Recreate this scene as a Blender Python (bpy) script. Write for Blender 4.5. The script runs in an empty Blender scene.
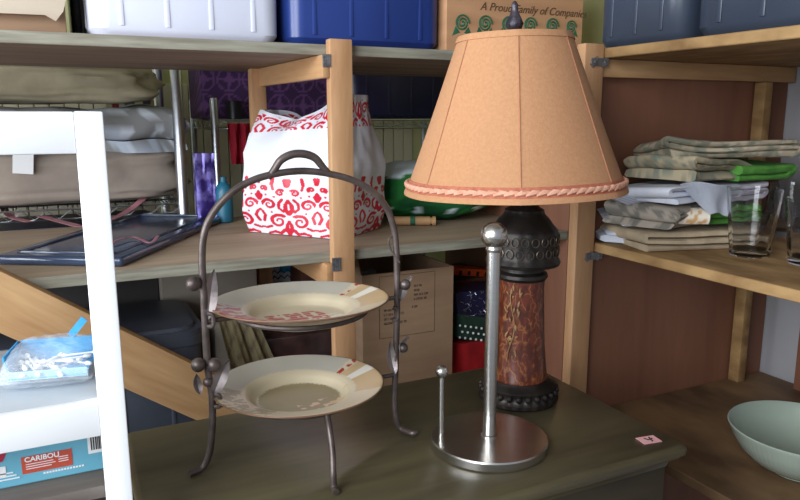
import bpy, bmesh, math, random
import numpy as np
from mathutils import Vector, Matrix, noise as mnoise

PI = math.pi
random.seed(7)
S = bpy.context.scene
COL = S.collection
EYE = 1.27            # height of the camera above the floor; everything is laid out from eye level and lifted at the end

# ------------------------------------------------------------------ camera geometry
FPX = 704.0
PITCH = math.atan(135 / FPX)
YAW = math.atan(350 / 717.0)
FWD = Vector((math.sin(YAW) * math.cos(PITCH), math.cos(YAW) * math.cos(PITCH), -math.sin(PITCH)))
RGT = Vector((math.cos(YAW), -math.sin(YAW), 0))
UPV = RGT.cross(FWD)
def ray(x, y): return FWD * FPX + RGT * (x - 400) - UPV * (y - 250)
def aty(x, y, Y): d = ray(x, y); return d * (Y / d.y)
def atx(x, y, X): d = ray(x, y); return d * (X / d.x)
def atz(x, y, Z): d = ray(x, y); return d * (Z / d.z)

# ------------------------------------------------------------------ materials
def srgb(r, g, b):
    def f(c):
        c /= 255.0
        return c / 12.92 if c <= .04045 else ((c + .055) / 1.055) ** 2.4
    return (f(r), f(g), f(b), 1)

def base_mat(name, rough=.6, metal=0, spec=.5):
    m = bpy.data.materials.new(name); m.use_nodes = True
    nt = m.node_tree; b = nt.nodes['Principled BSDF']
    b.inputs['Roughness'].default_value = rough
    b.inputs['Metallic'].default_value = metal
    b.inputs['Specular IOR Level'].default_value = spec
    return m, nt, b

def add_bump(nt, b, scale, strength, dist=.002, detail=4, stretch=None):
    tc = nt.nodes.new('ShaderNodeTexCoord'); n = nt.nodes.new('ShaderNodeTexNoise')
    n.inputs['Scale'].default_value = scale; n.inputs['Detail'].default_value = detail
    if stretch:
        mp = nt.nodes.new('ShaderNodeMapping'); mp.inputs['Scale'].default_value = stretch
        nt.links.new(tc.outputs['Object'], mp.inputs['Vector']); nt.links.new(mp.outputs['Vector'], n.inputs['Vector'])
    else:
        nt.links.new(tc.outputs['Object'], n.inputs['Vector'])
    bp = nt.nodes.new('ShaderNodeBump'); bp.inputs['Strength'].default_value = strength; bp.inputs['Distance'].default_value = dist
    nt.links.new(n.outputs['Fac'], bp.inputs['Height']); nt.links.new(bp.outputs['Normal'], b.inputs['Normal'])

def mat(name, c, c2=None, rough=.6, metal=0, scale=8, bump=0, bscale=60, spec=.5, detail=5, lo=.35, hi=.65, stretch=None):
    m, nt, b = base_mat(name, rough, metal, spec)
    if c2 is None:
        c2 = tuple(min(1, x * .82) for x in c[:3]) + (1,)
    tc = nt.nodes.new('ShaderNodeTexCoord'); n = nt.nodes.new('ShaderNodeTexNoise')
    n.inputs['Scale'].default_value = scale; n.inputs['Detail'].default_value = detail
    mp = nt.nodes.new('ShaderNodeMapping')
    if stretch: mp.inputs['Scale'].default_value = stretch
    nt.links.new(tc.outputs['Object'], mp.inputs['Vector']); nt.links.new(mp.outputs['Vector'], n.inputs['Vector'])
    cr = nt.nodes.new('ShaderNodeValToRGB')
    cr.color_ramp.elements[0].position = lo; cr.color_ramp.elements[0].color = c
    cr.color_ramp.elements[1].position = hi; cr.color_ramp.elements[1].color = c2
    nt.links.new(n.outputs['Fac'], cr.inputs['Fac']); nt.links.new(cr.outputs['Color'], b.inputs['Base Color'])
    if bump: add_bump(nt, b, bscale, bump)
    return m

def wood(name, c1, c2, axis='x', scale=6, rough=.6, bump=.15, contrast=(.3, .7), knots=False, spec=.4):
    """grain runs along axis (object coordinates)"""
    m, nt, b = base_mat(name, rough, 0, spec)
    tc = nt.nodes.new('ShaderNodeTexCoord'); mp = nt.nodes.new('ShaderNodeMapping')
    st = {'x': (.12, 1, 1), 'y': (1, .12, 1), 'z': (1, 1, .12)}[axis]
    mp.inputs['Scale'].default_value = st
    nt.links.new(tc.outputs['Object'], mp.inputs['Vector'])
    n1 = nt.nodes.new('ShaderNodeTexNoise'); n1.inputs['Scale'].default_value = scale * 3; n1.inputs['Detail'].default_value = 6
    n1.inputs['Distortion'].default_value = .8
    n2 = nt.nodes.new('ShaderNodeTexNoise'); n2.inputs['Scale'].default_value = scale * 22; n2.inputs['Detail'].default_value = 4
    nt.links.new(mp.outputs['Vector'], n1.inputs['Vector']); nt.links.new(mp.outputs['Vector'], n2.inputs['Vector'])
    mx = nt.nodes.new('ShaderNodeMath'); mx.operation = 'MULTIPLY_ADD'; mx.inputs[1].default_value = .3
    nt.links.new(n2.outputs['Fac'], mx.inputs[0]); nt.links.new(n1.outputs['Fac'], mx.inputs[2])
    sb = nt.nodes.new('ShaderNodeMath'); sb.operation = 'SUBTRACT'; sb.inputs[1].default_value = .15
    nt.links.new(mx.outputs[0], sb.inputs[0])
    cr = nt.nodes.new('ShaderNodeValToRGB')
    cr.color_ramp.elements[0].position = contrast[0]; cr.color_ramp.elements[0].color = c1
    cr.color_ramp.elements[1].position = contrast[1]; cr.color_ramp.elements[1].color = c2
    nt.links.new(sb.outputs[0], cr.inputs['Fac']); nt.links.new(cr.outputs['Color'], b.inputs['Base Color'])
    bp = nt.nodes.new('ShaderNodeBump'); bp.inputs['Strength'].default_value = bump; bp.inputs['Distance'].default_value = .001
    nt.links.new(sb.outputs[0], bp.inputs['Height']); nt.links.new(bp.outputs['Normal'], b.inputs['Normal'])
    return m

def col_mat(name, rough=.7, bump=0, bscale=80, spec=.4, coat=0, sheen=0):
    """colour comes from the printed pattern stored on the mesh (attribute 'Print')"""
    m, nt, b = base_mat(name, rough, 0, spec)
    a = nt.nodes.new('ShaderNodeAttribute'); a.attribute_name = 'Print'
    nt.links.new(a.outputs['Color'], b.inputs['Base Color'])
    if coat: b.inputs['Coat Weight'].default_value = coat; b.inputs['Coat Roughness'].default_value = .1
    if sheen: b.inputs['Sheen Weight'].default_value = sheen
    if bump: add_bump(nt, b, bscale, bump)
    return m

def glass_mat(name, col=(1, 1, 1, 1), rough=.0, ior=1.45):
    m, nt, b = base_mat(name, rough)
    b.inputs['Transmission Weight'].default_value = 1; b.inputs['IOR'].default_value = ior
    n = nt.nodes.new('ShaderNodeTexNoise'); n.inputs['Scale'].default_value = 12
    mx = nt.nodes.new('ShaderNodeMix'); mx.data_type = 'RGBA'
    mx.inputs['A'].default_value = col; mx.inputs['B'].default_value = tuple(c * .96 for c in col[:3]) + (1,)
    nt.links.new(n.outputs['Fac'], mx.inputs['Factor']); nt.links.new(mx.outputs['Result'], b.inputs['Base Color'])
    return m

def film_mat(name, alpha=.25, rough=.12, col=(.9, .95, 1, 1)):
    m, nt, b = base_mat(name, rough)
    n = nt.nodes.new('ShaderNodeTexNoise'); n.inputs['Scale'].default_value = 30
    mr = nt.nodes.new('ShaderNodeMapRange'); mr.inputs['To Min'].default_value = alpha * .4; mr.inputs['To Max'].default_value = alpha * 1.6
    nt.links.new(n.outputs['Fac'], mr.inputs['Value']); nt.links.new(mr.outputs['Result'], b.inputs['Alpha'])
    b.inputs['Base Color'].default_value = col
    add_bump(nt, b, 40, .5, .004)
    return m

M = {}
M['pine'] = wood('pine post wood', srgb(194, 152, 112), srgb(168, 124, 86), 'z', 7, .6)
M['pine_x'] = wood('pine brace wood', srgb(190, 152, 108), srgb(160, 120, 80), 'x', 6, .6)
M['pine_y'] = wood('pine cleat wood', srgb(186, 144, 102), srgb(158, 116, 78), 'y', 6, .6)
M['ply_top'] = wood('plywood face', srgb(180, 160, 136), srgb(152, 132, 110), 'x', 5, .65)
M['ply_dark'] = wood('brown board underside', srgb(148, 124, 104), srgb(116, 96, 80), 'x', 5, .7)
M['ply_edge'] = mat('weathered plywood edge', srgb(146, 143, 128), srgb(118, 112, 98), .8, scale=9, stretch=(1, 1, 12))
M['ply_edge'].node_tree.nodes['Principled BSDF'].inputs['Roughness'].default_value = .8
M['osb'] = mat('strand board', srgb(166, 132, 86), srgb(126, 94, 56), .7, scale=26, bump=.2, bscale=60, stretch=(1, .5, 1))
M['osb_dark'] = mat('stained board', srgb(124, 96, 66), srgb(80, 58, 38), .6, scale=11, bump=.15, bscale=40, stretch=(1, .5, 1))
M['panel'] = wood('reddish hardboard', srgb(134, 90, 68), srgb(112, 72, 54), 'z', 3, .55, contrast=(.25, .75))
M['chest'] = wood('olive brown stained wood', srgb(98, 90, 66), srgb(68, 61, 45), 'x', 4, .34, .12, spec=.5)
M['chest_body'] = wood('dark olive wood', srgb(66, 58, 42), srgb(44, 38, 28), 'x', 4, .45, .1)
M['white_paint'] = mat('white gloss paint', (.86, .87, .88, 1), (.82, .83, .85, 1), .4, scale=5, bump=.05)
M['grey_shelf'] = mat('pale grey laminate', srgb(186, 192, 198), srgb(168, 175, 182), .3, scale=4)
M['greybrown'] = wood('grey brown shelf', srgb(120, 112, 104), srgb(92, 84, 78), 'x', 5, .6)
M['iron'] = mat('bronzed iron', srgb(112, 100, 96), srgb(84, 74, 70), .42, metal=.65, scale=40, bump=.15, bscale=120)
M['steel'] = mat('brushed steel', (.62, .60, .57, 1), (.55, .53, .5, 1), .27, metal=1, scale=30, stretch=(1, 1, 30))
M['chrome'] = mat('chromed wire', (.62, .64, .67, 1), (.5, .52, .55, 1), .32, metal=1, scale=15)
M['zinc'] = mat('zinc plate', (.30, .30, .31, 1), (.16, .16, .17, 1), .45, metal=.8, scale=90)
M['lamp_metal'] = mat('antique dark bronze', srgb(52, 46, 42), srgb(34, 30, 28), .42, metal=.55, scale=25, bump=.4, bscale=70)
M['shade'] = mat('peach linen shade', srgb(180, 132, 94), srgb(171, 123, 86), .85, scale=220, bump=.2, bscale=500, lo=.3, hi=.7)
b = M['shade'].node_tree.nodes['Principled BSDF']; b.inputs['Transmission Weight'].default_value = 0
M['seam'] = mat('shade piping', srgb(168, 116, 84), srgb(156, 104, 74), .85, scale=80)
M['trim_red'] = mat('rust trim tape', srgb(176, 104, 78), srgb(156, 86, 64), .85, scale=120)
M['braid'] = mat('rose beige braid', srgb(214, 162, 136), srgb(192, 138, 112), .8, scale=100, bump=.3, bscale=200)
M['harp'] = mat('brass harp', srgb(150, 120, 70), None, .35, metal=.9, scale=20)
M['finial'] = mat('grey pewter', srgb(96, 88, 96), srgb(54, 50, 58), .45, metal=.6, scale=60, bump=.5, bscale=90)
M['bulb'] = mat('frosted bulb', (.8, .8, .78, 1), None, .3, scale=5)
M['cardboard'] = mat('corrugated cardboard', srgb(160, 130, 102), srgb(148, 118, 92), .85, scale=5, stretch=(1, 1, 6))
M['cardboard_pale'] = mat('pale cardboard', srgb(186, 172, 154), srgb(172, 156, 138), .85, scale=4, stretch=(1, 1, 6))
M['cardboard_tan'] = mat('tan cardboard', srgb(188, 142, 104), srgb(174, 128, 92), .8, scale=5, stretch=(1, 1, 6))
M['cardboard_grey'] = mat('greyish cardboard', srgb(150, 140, 128), srgb(134, 124, 114), .85, scale=4)
M['ink'] = mat('black print', srgb(44, 40, 38), srgb(60, 54, 50), .7, scale=60)
M['ink_brown'] = mat('dark brown script', srgb(92, 66, 44), srgb(80, 58, 40), .7, scale=60)
M['green_ink'] = mat('green rose print', srgb(42, 104, 72), srgb(30, 84, 58), .7, scale=60)
M['tote_white'] = mat('milky white plastic', srgb(214, 216, 230), srgb(204, 208, 224), .3, scale=3)
M['tote_blue'] = mat('royal blue plastic', srgb(38, 62, 132), srgb(30, 50, 112), .32, scale=3)
M['tote_slate'] = mat('slate blue plastic', srgb(54, 62, 76), srgb(44, 52, 66), .3, scale=3)
M['tote_navy'] = mat('dark navy plastic', srgb(40, 40, 72), srgb(28, 28, 54), .35, scale=3)
M['lid_dark'] = mat('dark blue glossy plastic', srgb(62, 74, 98), srgb(46, 56, 78), .14, scale=6, bump=.1, bscale=18)
M['slate_tote'] = mat('dark slate plastic', srgb(70, 74, 84), srgb(56, 60, 70), .35, scale=5)
M['black_plastic'] = mat('black plastic', srgb(30, 30, 34), srgb(20, 20, 24), .35, scale=6)
M['brown_film'] = mat('dark brown wrapped film', srgb(70, 48, 44), srgb(46, 32, 32), .25, scale=18, bump=.5, bscale=30)
M['ribbon'] = mat('dusty pink ribbon', srgb(176, 118, 128), srgb(150, 92, 106), .5, scale=30)
M['khaki'] = mat('khaki blanket', srgb(168, 158, 132), srgb(150, 140, 116), .95, scale=14, bump=.3, bscale=160)
M['tanroll'] = mat('tan comforter', srgb(166, 152, 138), srgb(142, 130, 120), .95, scale=7, bump=.3, bscale=120)
M['beige'] = mat('beige towel', srgb(184, 166, 138), srgb(166, 148, 122), .95, scale=40, bump=.5, bscale=260)
M['white_cloth'] = mat('white cloth', srgb(212, 216, 226), srgb(196, 200, 212), .9, scale=30, bump=.3, bscale=200)
M['green_cloth'] = mat('leaf green cloth', srgb(96, 160, 66), srgb(72, 136, 52), .9, scale=40, bump=.3, bscale=200)
M['lilac_cloth'] = mat('pale lilac cloth', srgb(186, 178, 190), srgb(170, 164, 178), .9, scale=40, bump=.3, bscale=200)
M['print_cloth'] = col_mat('printed cloth', .92, .3, 200, .2)
M['print_bag'] = col_mat('printed laminated bag', .38, .25, 14, .5)
M['glaze'] = col_mat('glazed stoneware', .34, 0, 80, .4)
M['sage'] = mat('sage green glaze', srgb(154, 164, 150), srgb(142, 154, 142), .18, scale=6)
M['glass'] = glass_mat('clear glass', (1, 1, 1, 1), ior=1.3)
M['film'] = film_mat('clear plastic film', .22)
M['blue_card'] = mat('sky blue card', srgb(40, 138, 196), srgb(70, 164, 214), .4, scale=20)
M['pale_blue_card'] = mat('pale blue card edge', srgb(176, 216, 232), srgb(150, 200, 224), .4, scale=20)
M['swab'] = mat('white cotton', (.85, .85, .85, 1), (.8, .8, .8, 1), .9, scale=60)
M['aqua_box'] = mat('aqua printed carton', srgb(110, 176, 196), srgb(98, 164, 188), .5, scale=5)
M['brick_red'] = mat('brick red label', srgb(196, 84, 62), srgb(182, 74, 54), .5, scale=8)
M['crimson'] = mat('crimson label', srgb(180, 40, 72), None, .5, scale=8)
M['white_print'] = mat('white print', (.85, .85, .85, 1), (.8, .8, .8, 1), .5, scale=8)
M['pink_sticker'] = mat('pink paper sticker', srgb(226, 168, 168), srgb(214, 154, 156), .7, scale=20)
M['orange'] = mat('orange plastic', srgb(226, 92, 34), srgb(206, 78, 26), .4, scale=8)
M['red_felt'] = mat('red felt', srgb(190, 28, 34), srgb(160, 20, 28), .9, scale=20, bump=.2)
M['green_felt'] = mat('dark green felt', srgb(38, 70, 56), srgb(28, 52, 42), .9, scale=20)
M['tinsel'] = mat('silver tinsel', (.6, .63, .68, 1), (.3, .33, .4, 1), .3, metal=.9, scale=60)
M['purple_fabric'] = col_mat('purple patterned fabric', .7, .2, 60)
M['purple_foil'] = mat('purple foil', srgb(52, 38, 112), srgb(128, 118, 190), .3, metal=.4, scale=26, lo=.45, hi=.6)
M['teal'] = mat('teal plastic', srgb(34, 106, 132), srgb(28, 88, 112), .4, scale=8)
M['red_cloth'] = mat('bright red cloth', srgb(200, 34, 60), srgb(170, 24, 48), .8, scale=12)
M['wall'] = mat('pale yellow green wall paint', srgb(190, 190, 140), srgb(180, 180, 130), .8, scale=2)
M['cream_panel'] = mat('cream wall panelling', srgb(232, 224, 200), srgb(222, 214, 190), .7, scale=3)
M['grey_wall'] = mat('grey plaster wall', srgb(168, 166, 168), srgb(154, 152, 156), .85, scale=3, bump=.1)
M['ceiling'] = mat('ceiling board', srgb(150, 146, 138), None, .9, scale=3)
M['floor'] = mat('concrete floor', srgb(120, 114, 108), srgb(98, 94, 90), .8, scale=4, bump=.2)
M['wire_black'] = mat('black shelf liner', srgb(36, 34, 38), None, .6, scale=20)

# ------------------------------------------------------------------ mesh helpers
def nb(): return bmesh.new()

def box(bm, c, s, rot=None, bev=0, seg=2):
    """box centred at c with full sizes s"""
    r = bmesh.ops.create_cube(bm, size=1)
    vs = r['verts']
    bmesh.ops.scale(bm, vec=s, verts=vs)
    if bev:
        es = list({e for v in vs for e in v.link_edges})
        rr = bmesh.ops.bevel(bm, geom=es, offset=bev, segments=seg, affect='EDGES', profile=.5)
        vs = list({v for f in rr['faces'] for v in f.verts} | {v for v in vs if v.is_valid})
    if rot is not None:
        bmesh.ops.rotate(bm, cent=(0, 0, 0), matrix=rot, verts=vs)
    bmesh.ops.translate(bm, vec=c, verts=vs)
    return vs

def bx(bm, x0, x1, y0, y1, z0, z1, bev=0, seg=2):
    return box(bm, ((x0 + x1) / 2, (y0 + y1) / 2, (z0 + z1) / 2), (abs(x1 - x0), abs(y1 - y0), abs(z1 - z0)), None, bev, seg)

def tube(bm, pts, r, seg=12, cap=True):
    pts = [Vector(p) for p in pts]; n = len(pts)
    rs = r if isinstance(r, (list, tuple)) else [r] * n
    t0 = (pts[1] - pts[0]).normalized()
    nrm = t0.orthogonal().normalized()
    rings = []
    for i, p in enumerate(pts):
        a = pts[max(0, i - 1)]; c = pts[min(n - 1, i + 1)]
        t = (c - a).normalized()
        nrm = (nrm - t * nrm.dot(t)).normalized()
        bn = t.cross(nrm)
        rings.append([bm.verts.new(p + (nrm * math.cos(k * 2 * PI / seg) + bn * math.sin(k * 2 * PI / seg)) * rs[i]) for k in range(seg)])
    for i in range(n - 1):
        for k in range(seg):
            bm.faces.new((rings[i][k], rings[i][(k + 1) % seg], rings[i + 1][(k + 1) % seg], rings[i + 1][k]))
    if cap:
        bm.faces.new(rings[0][::-1]); bm.faces.new(rings[-1])

def lathe(bm, prof, seg=48, c=(0, 0, 0), rf=None):
    """prof: list of (r, z); closes at r=0 ends"""
    rings = []
    for i, (r, z) in enumerate(prof):
        if r < 1e-6:
            rings.append([bm.verts.new((c[0], c[1], c[2] + z))])
        else:
            ring = []
            for k in range(seg):
                a = 2 * PI * k / seg
                q = r * (rf(a, z, i) if rf else 1)
                ring.append(bm.verts.new((c[0] + q * math.cos(a), c[1] + q * math.sin(a), c[2] + z)))
            rings.append(ring)
    for i in range(len(rings) - 1):
        A, B = rings[i], rings[i + 1]
        for k in range(seg):
            k2 = (k + 1) % seg
            if len(A) == 1 and len(B) == 1: continue
            if len(A) == 1: bm.faces.new((A[0], B[k], B[k2]))
            elif len(B) == 1: bm.faces.new((A[k2], A[k], B[0]))
            else: bm.faces.new((A[k], A[k2], B[k2], B[k]))

def ball(bm, c, r, seg=20, sc=(1, 1, 1)):
    rr = bmesh.ops.create_uvsphere(bm, u_segments=seg, v_segments=seg // 2 + 2, radius=r)
    bmesh.ops.scale(bm, vec=sc, verts=rr['verts']); bmesh.ops.translate(bm, vec=c, verts=rr['verts'])
    return rr['verts']

def spline(pts, n=10):
    P = [Vector(p) for p in pts]; P = [P[0] * 2 - P[1]] + P + [P[-1] * 2 - P[-2]]
    out = []
    for i in range(1, len(P) - 2):
        for k in range(n):
            t = k / n
            a, b_, c, d = P[i - 1], P[i], P[i + 1], P[i + 2]
            out.append(.5 * ((2 * b_) + (c - a) * t + (2 * a - 5 * b_ + 4 * c - d) * t * t + (3 * b_ - a - 3 * c + d) * t ** 3))
    out.append(P[-2]); return out

def prism(bm, poly, y0, y1, axes='xz'):
    """extrude a 2-D outline (list of (a,b)) between y0 and y1 along the third axis"""
    def mk(a, b_, t): return {'xz': (a, t, b_), 'xy': (a, b_, t), 'yz': (t, a, b_)}[axes]
    A = [bm.verts.new(mk(a, b_, y0)) for a, b_ in poly]; Bv = [bm.verts.new(mk(a, b_, y1)) for a, b_ in poly]
    n = len(poly)
    for i in range(n): bm.faces.new((A[i], A[(i + 1) % n], Bv[(i + 1) % n], Bv[i]))
    bm.faces.new(A[::-1]); bm.faces.new(Bv)

def link(name, me, mt, parent=None, angle=35):
    o = bpy.data.objects.new(name, me); COL.objects.link(o)
    if mt: me.materials.append(mt)
    for p in me.polygons: p.use_smooth = True
    me.set_sharp_from_angle(angle=math.radians(angle))
    if parent: o.parent = parent
    return o

def obj(name, bm, mt, parent=None, world=False, angle=35, clean=True):
    if clean: bmesh.ops.recalc_face_normals(bm, faces=bm.faces)
    me = bpy.data.meshes.new(name); bm.to_mesh(me); bm.free()
    if world and parent is not None:
        r = parent
        while r.parent: r = r.parent
        me.transform(r.matrix_basis.inverted())
    return link(name, me, mt, parent, angle)

def tag(o, label, cat, group=None, kind=None):
    if label: o['label'] = label
    if cat: o['category'] = cat
    if group: o['group'] = group
    if kind: o['kind'] = kind
    return o

def thing(name, label, cat, loc=(0, 0, 0), rz=0, group=None):
    o = bpy.data.objects.new(name, None); COL.objects.link(o)
    o.location = loc; o.rotation_euler = (0, 0, rz); o.empty_display_size = .05
    o.matrix_basis = Matrix.Translation(Vector(loc)) @ Matrix.Rotation(rz, 4, 'Z')
    return tag(o, label, cat, group)

def solo(name, bm, mt, label, cat, loc, rz=0, group=None, angle=35, kind=None):
    """a thing that is one mesh; bm is in local coordinates"""
    o = obj(name, bm, mt, None, angle=angle); o.location = loc; o.rotation_euler = (0, 0, rz)
    return tag(o, label, cat, group, kind)

def struct(name, bm, mt):
    o = obj(name, bm, mt); o['kind'] = 'structure'; return o

def text(name, s, size, loc, rot, mt, parent, shear=0, ext=.0004, align='LEFT', bold=0):
    cu = bpy.data.curves.new(name, 'FONT'); cu.body = s; cu.size = size; cu.extrude = ext; cu.shear = shear; cu.offset = bold
    cu.align_x = align; cu.materials.append(mt)
    o = bpy.data.objects.new(name, cu); COL.objects.link(o)
    if parent: o.parent = parent
    bpy.context.view_layer.update()
    me = bpy.data.meshes.new_from_object(o.evaluated_get(bpy.context.evaluated_depsgraph_get()))
    bpy.data.objects.remove(o)
    o = bpy.data.objects.new(name, me); COL.objects.link(o)
    if parent: o.parent = parent
    o.location = loc; o.rotation_euler = rot
    return o

def paint(me, fn):
    """fn(coords Nx3) -> Nx3 linear colours; the print on the surface, per vertex"""
    n = len(me.vertices); co = np.empty(n * 3, dtype=np.float64); me.vertices.foreach_get('co', co); co = co.reshape(-1, 3)
    c = np.ones((n, 4)); c[:, :3] = fn(co)
    a = me.color_attributes.new('Print', 'FLOAT_COLOR', 'POINT'); a.data.foreach_set('color', c.ravel())

def vnoise(co, sc, seed=0):
    """cheap vectorised value noise"""
    p = co * sc + seed * 17.3
    i = np.floor(p).astype(np.int64); f = p - i; f = f * f * (3 - 2 * f)
    def h(x, y, z):
        v = np.sin(x * 127.1 + y * 311.7 + z * 74.7 + seed * 3.1) * 43758.5453
        return v - np.floor(v)
    r = 0
    for a in (0, 1):
        for b_ in (0, 1):
            for c in (0, 1):
                w = (f[:, 0] if a else 1 - f[:, 0]) * (f[:, 1] if b_ else 1 - f[:, 1]) * (f[:, 2] if c else 1 - f[:, 2])
                r = r + w * h(i[:, 0] + a, i[:, 1] + b_, i[:, 2] + c)
    return r

# ================================================================== THE SETTING
FZ = -EYE
bm = nb(); bx(bm, -2.2, 1.62, -1.6, 3.05, FZ - .1, FZ); struct('floor', bm, M['floor'])
bm = nb(); bx(bm, -2.2, 1.62, -.2, 3.05, 1.15, 1.25); struct('ceiling', bm, M['ceiling'])
bm = nb(); bx(bm, -2.2, 1.62, 2.95, 3.05, FZ, 1.15); struct('wall_back', bm, M['wall'])
bm = nb(); bx(bm, 1.50, 1.62, -1.6, 1.09, FZ, 1.15); struct('wall_right', bm, M['grey_wall'])
bm = nb(); bx(bm, 1.50, 1.62, 1.09, 2.95, FZ, 1.15); struct('wall_right', bm, M['wall'])
# cream vertical boards on the lower back wall
bm = nb()
for i in range(34):
    x = -.2 + i * .05
    bx(bm, x + .002, x + .048, 2.935, 2.949, FZ, .12, .002, 1)
o = obj('trim_1', bm, M['cream_panel']); o['kind'] = 'structure'

# ------------------------------------------------------------------ left shelving unit
ZT, ZM, ZB = .146, -.299, -.745
SF, SB = 1.45, 2.10
XL, XR = -1.0, 1.20
def nail_plate(bm, c, w, h, axis='y', n=4):
    """toothed metal connector lying against a post face"""
    if axis == 'y': box(bm, c, (w, .002, h))
    else: box(bm, c, (.002, w, h))
    for i in range(n):
        for k in range(n):
            u = (i - (n - 1) / 2) * w / n; v = (k - (n - 1) / 2) * h / n
            d = -.0015
            if axis == 'y': box(bm, (c[0] + u, c[1] + d, c[2] + v), (w / n * .35, .003, h / n * .6))
            else: box(bm, (c[0] + d, c[1] + u, c[2] + v), (.003, w / n * .35, h / n * .6))

p0 = aty(334.5, 200, 1.412).x; p1 = aty(356.5, 200, 1.412).x       # post width on the front plane
unit = thing('wooden_shelving', 'long open wooden shelving with pine posts running behind the chest', 'shelving', (p0, SF, FZ))
def shelf_board(z, th, name='shelf_board', top='ply_top'):
    bm = nb(); bx(bm, XL, XR, SF + .004, SB, z - th, z - .001)
    o = obj(name, bm, M[top], unit, world=True)
    bm = nb(); bx(bm, XL, XR, SF, SF + .004, z - th, z, .001, 1)
    obj('edge_strip', bm, M['ply_edge'], o, world=True)
    return o
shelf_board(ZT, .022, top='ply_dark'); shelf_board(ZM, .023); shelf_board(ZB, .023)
def post(x0, x1, y0, y1, z0, z1):
    bm = nb(); bx(bm, x0, x1, y0, y1, z0, z1, .003); return obj('post', bm, M['pine'], unit, world=True)
post(p0, p1, 1.424, SF, FZ, aty(340, 38, 1.412).z)
b0 = aty(254, 150, 1.925).x; b1 = aty(268.5, 150, 1.925).x
post(b0, b1, 1.925, 1.962, FZ, ZT - .0225)
bm = nb(); bx(bm, XR + .0005, XR + .012, SF, SB, FZ + .02, ZT - .024, .001); obj('end_panel', bm, M['panel'], unit, world=True)
post(-.92, -.86, 1.412, SF, FZ, ZT + .02)
post(-.92, -.86, 2.102, 2.142, FZ, ZT + .02)
bm = nb(); bx(bm, p0 - .016, p0 - .0005, SF - .024, 1.965, ZT - .022 - .048, ZT - .0225, .002)
c = obj('cleat', bm, M['pine_y'], unit, world=True)
bm = nb(); bx(bm, p0 - .016, p0 - .0005, SF - .024, 1.965, ZM - .023 - .052, ZM - .023, .002)
obj('cleat', bm, M['pine_y'], unit, world=True)
bm = nb(); q = aty(325, 60, 1.41); nail_plate(bm, (p0 - .007, 1.4245, q.z), .018, .026); obj('nail_plate', bm, M['zinc'], unit, world=True)
bm = nb(); q = aty(334, 266, 1.41); nail_plate(bm, (p0 + .006, 1.4225, q.z), .020, .030); obj('nail_plate', bm, M['zinc'], unit, world=True)

# diagonal brace board leaning across the front
bm = nb()
A = Vector((-.104, 0, -.272)); d = Vector((.818, 0, -.575)); nrm = Vector((.575, 0, .818))
T0 = A - d * .55; T1 = A + d * .74
box(bm, (0, 0, 0), ((T1 - T0).length, .034, .100), None, .003)
o = obj('diagonal_brace', bm, M['pine_x'])
o.location = (T0 + T1) / 2 - nrm * .05 + Vector((0, 1.430, 0)); o.rotation_euler = (0, math.atan2(.575, .818), 0)
tag(o, 'pale pine board slanting down across the front of the left shelves', 'board')

# ------------------------------------------------------------------ right shelving unit
RX, RY = .935, 1.075
RZ = {'low': -.61, 'mid': -.245, 'up': .122}
run = thing('corner_shelving', 'wooden shelving with strand board shelves against the grey wall', 'shelving', (RX, RY, FZ))
def rshelf(z, m, th=.018, y0=.12, poly=None):
    bm = nb(); bx(bm, RX, 1.495, y0, RY, z - th, z, .0015, 1); return obj('shelf_board', bm, M[m], run, world=True)
rshelf(RZ['up'], 'osb'); rshelf(RZ['mid'], 'osb'); rshelf(RZ['low'], 'osb_dark')
bm = nb(); bx(bm, RX - .03, 1.495, RY + .001, RY + .012, FZ + .02, RZ['up'] - .018); obj('end_panel', bm, M['panel'], run, world=True)
w0 = aty(575, 270, 1.048).x; w1 = aty(594, 270, 1.048).x
bm = nb(); bx(bm, w0, min(w1, RX - .001), 1.048, 1.073, FZ, aty(590, 42, 1.035).z, .003); obj('post', bm, M['pine'], run, world=True)
bm = nb(); bx(bm, RX + .001, 1.49, RY - .02, RY - .001, RZ['up'] - .018 - .034, RZ['up'] - .0185, .002); obj('cleat', bm, M['pine_x'], run, world=True)
q0 = aty(751, 200, 1.055).x
bm = nb(); bx(bm, q0, q0 + .024, 1.045, 1.0725, RZ['low'], RZ['up'] - .053, .002); obj('corner_post', bm, M['osb'], run, world=True)
bm = nb(); bx(bm, 1.462, 1.495, .93, .965, RZ['low'], RZ['up'] - .019, .002); obj('wall_stud', bm, M['panel'], run, world=True)
bm = nb(); bx(bm, w0, w0 + .06, .12, .158, FZ, RZ['up'] + .02, .002); obj('post', bm, M['pine'], run, world=True)
def mending(px_, py_):
    bm = nb(); q = aty(px_, py_, 1.0465)
    box(bm, (q.x, 1.0468, q.z), (.040, .0024, .014))
    for s in (-1, 1):
        ball(bm, (q.x + s * .012, 1.045, q.z), .0035, 10, (1, .4, 1))
        box(bm, (q.x + s * .012, 1.0465, q.z), (.009, .003, .021), Matrix.Rotation(PI / 4, 3, 'Y'))
    obj('mending_plate', bm, M['zinc'], run, world=True)
mending(600, 62); mending(594, 256)
bm = nb()

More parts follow.
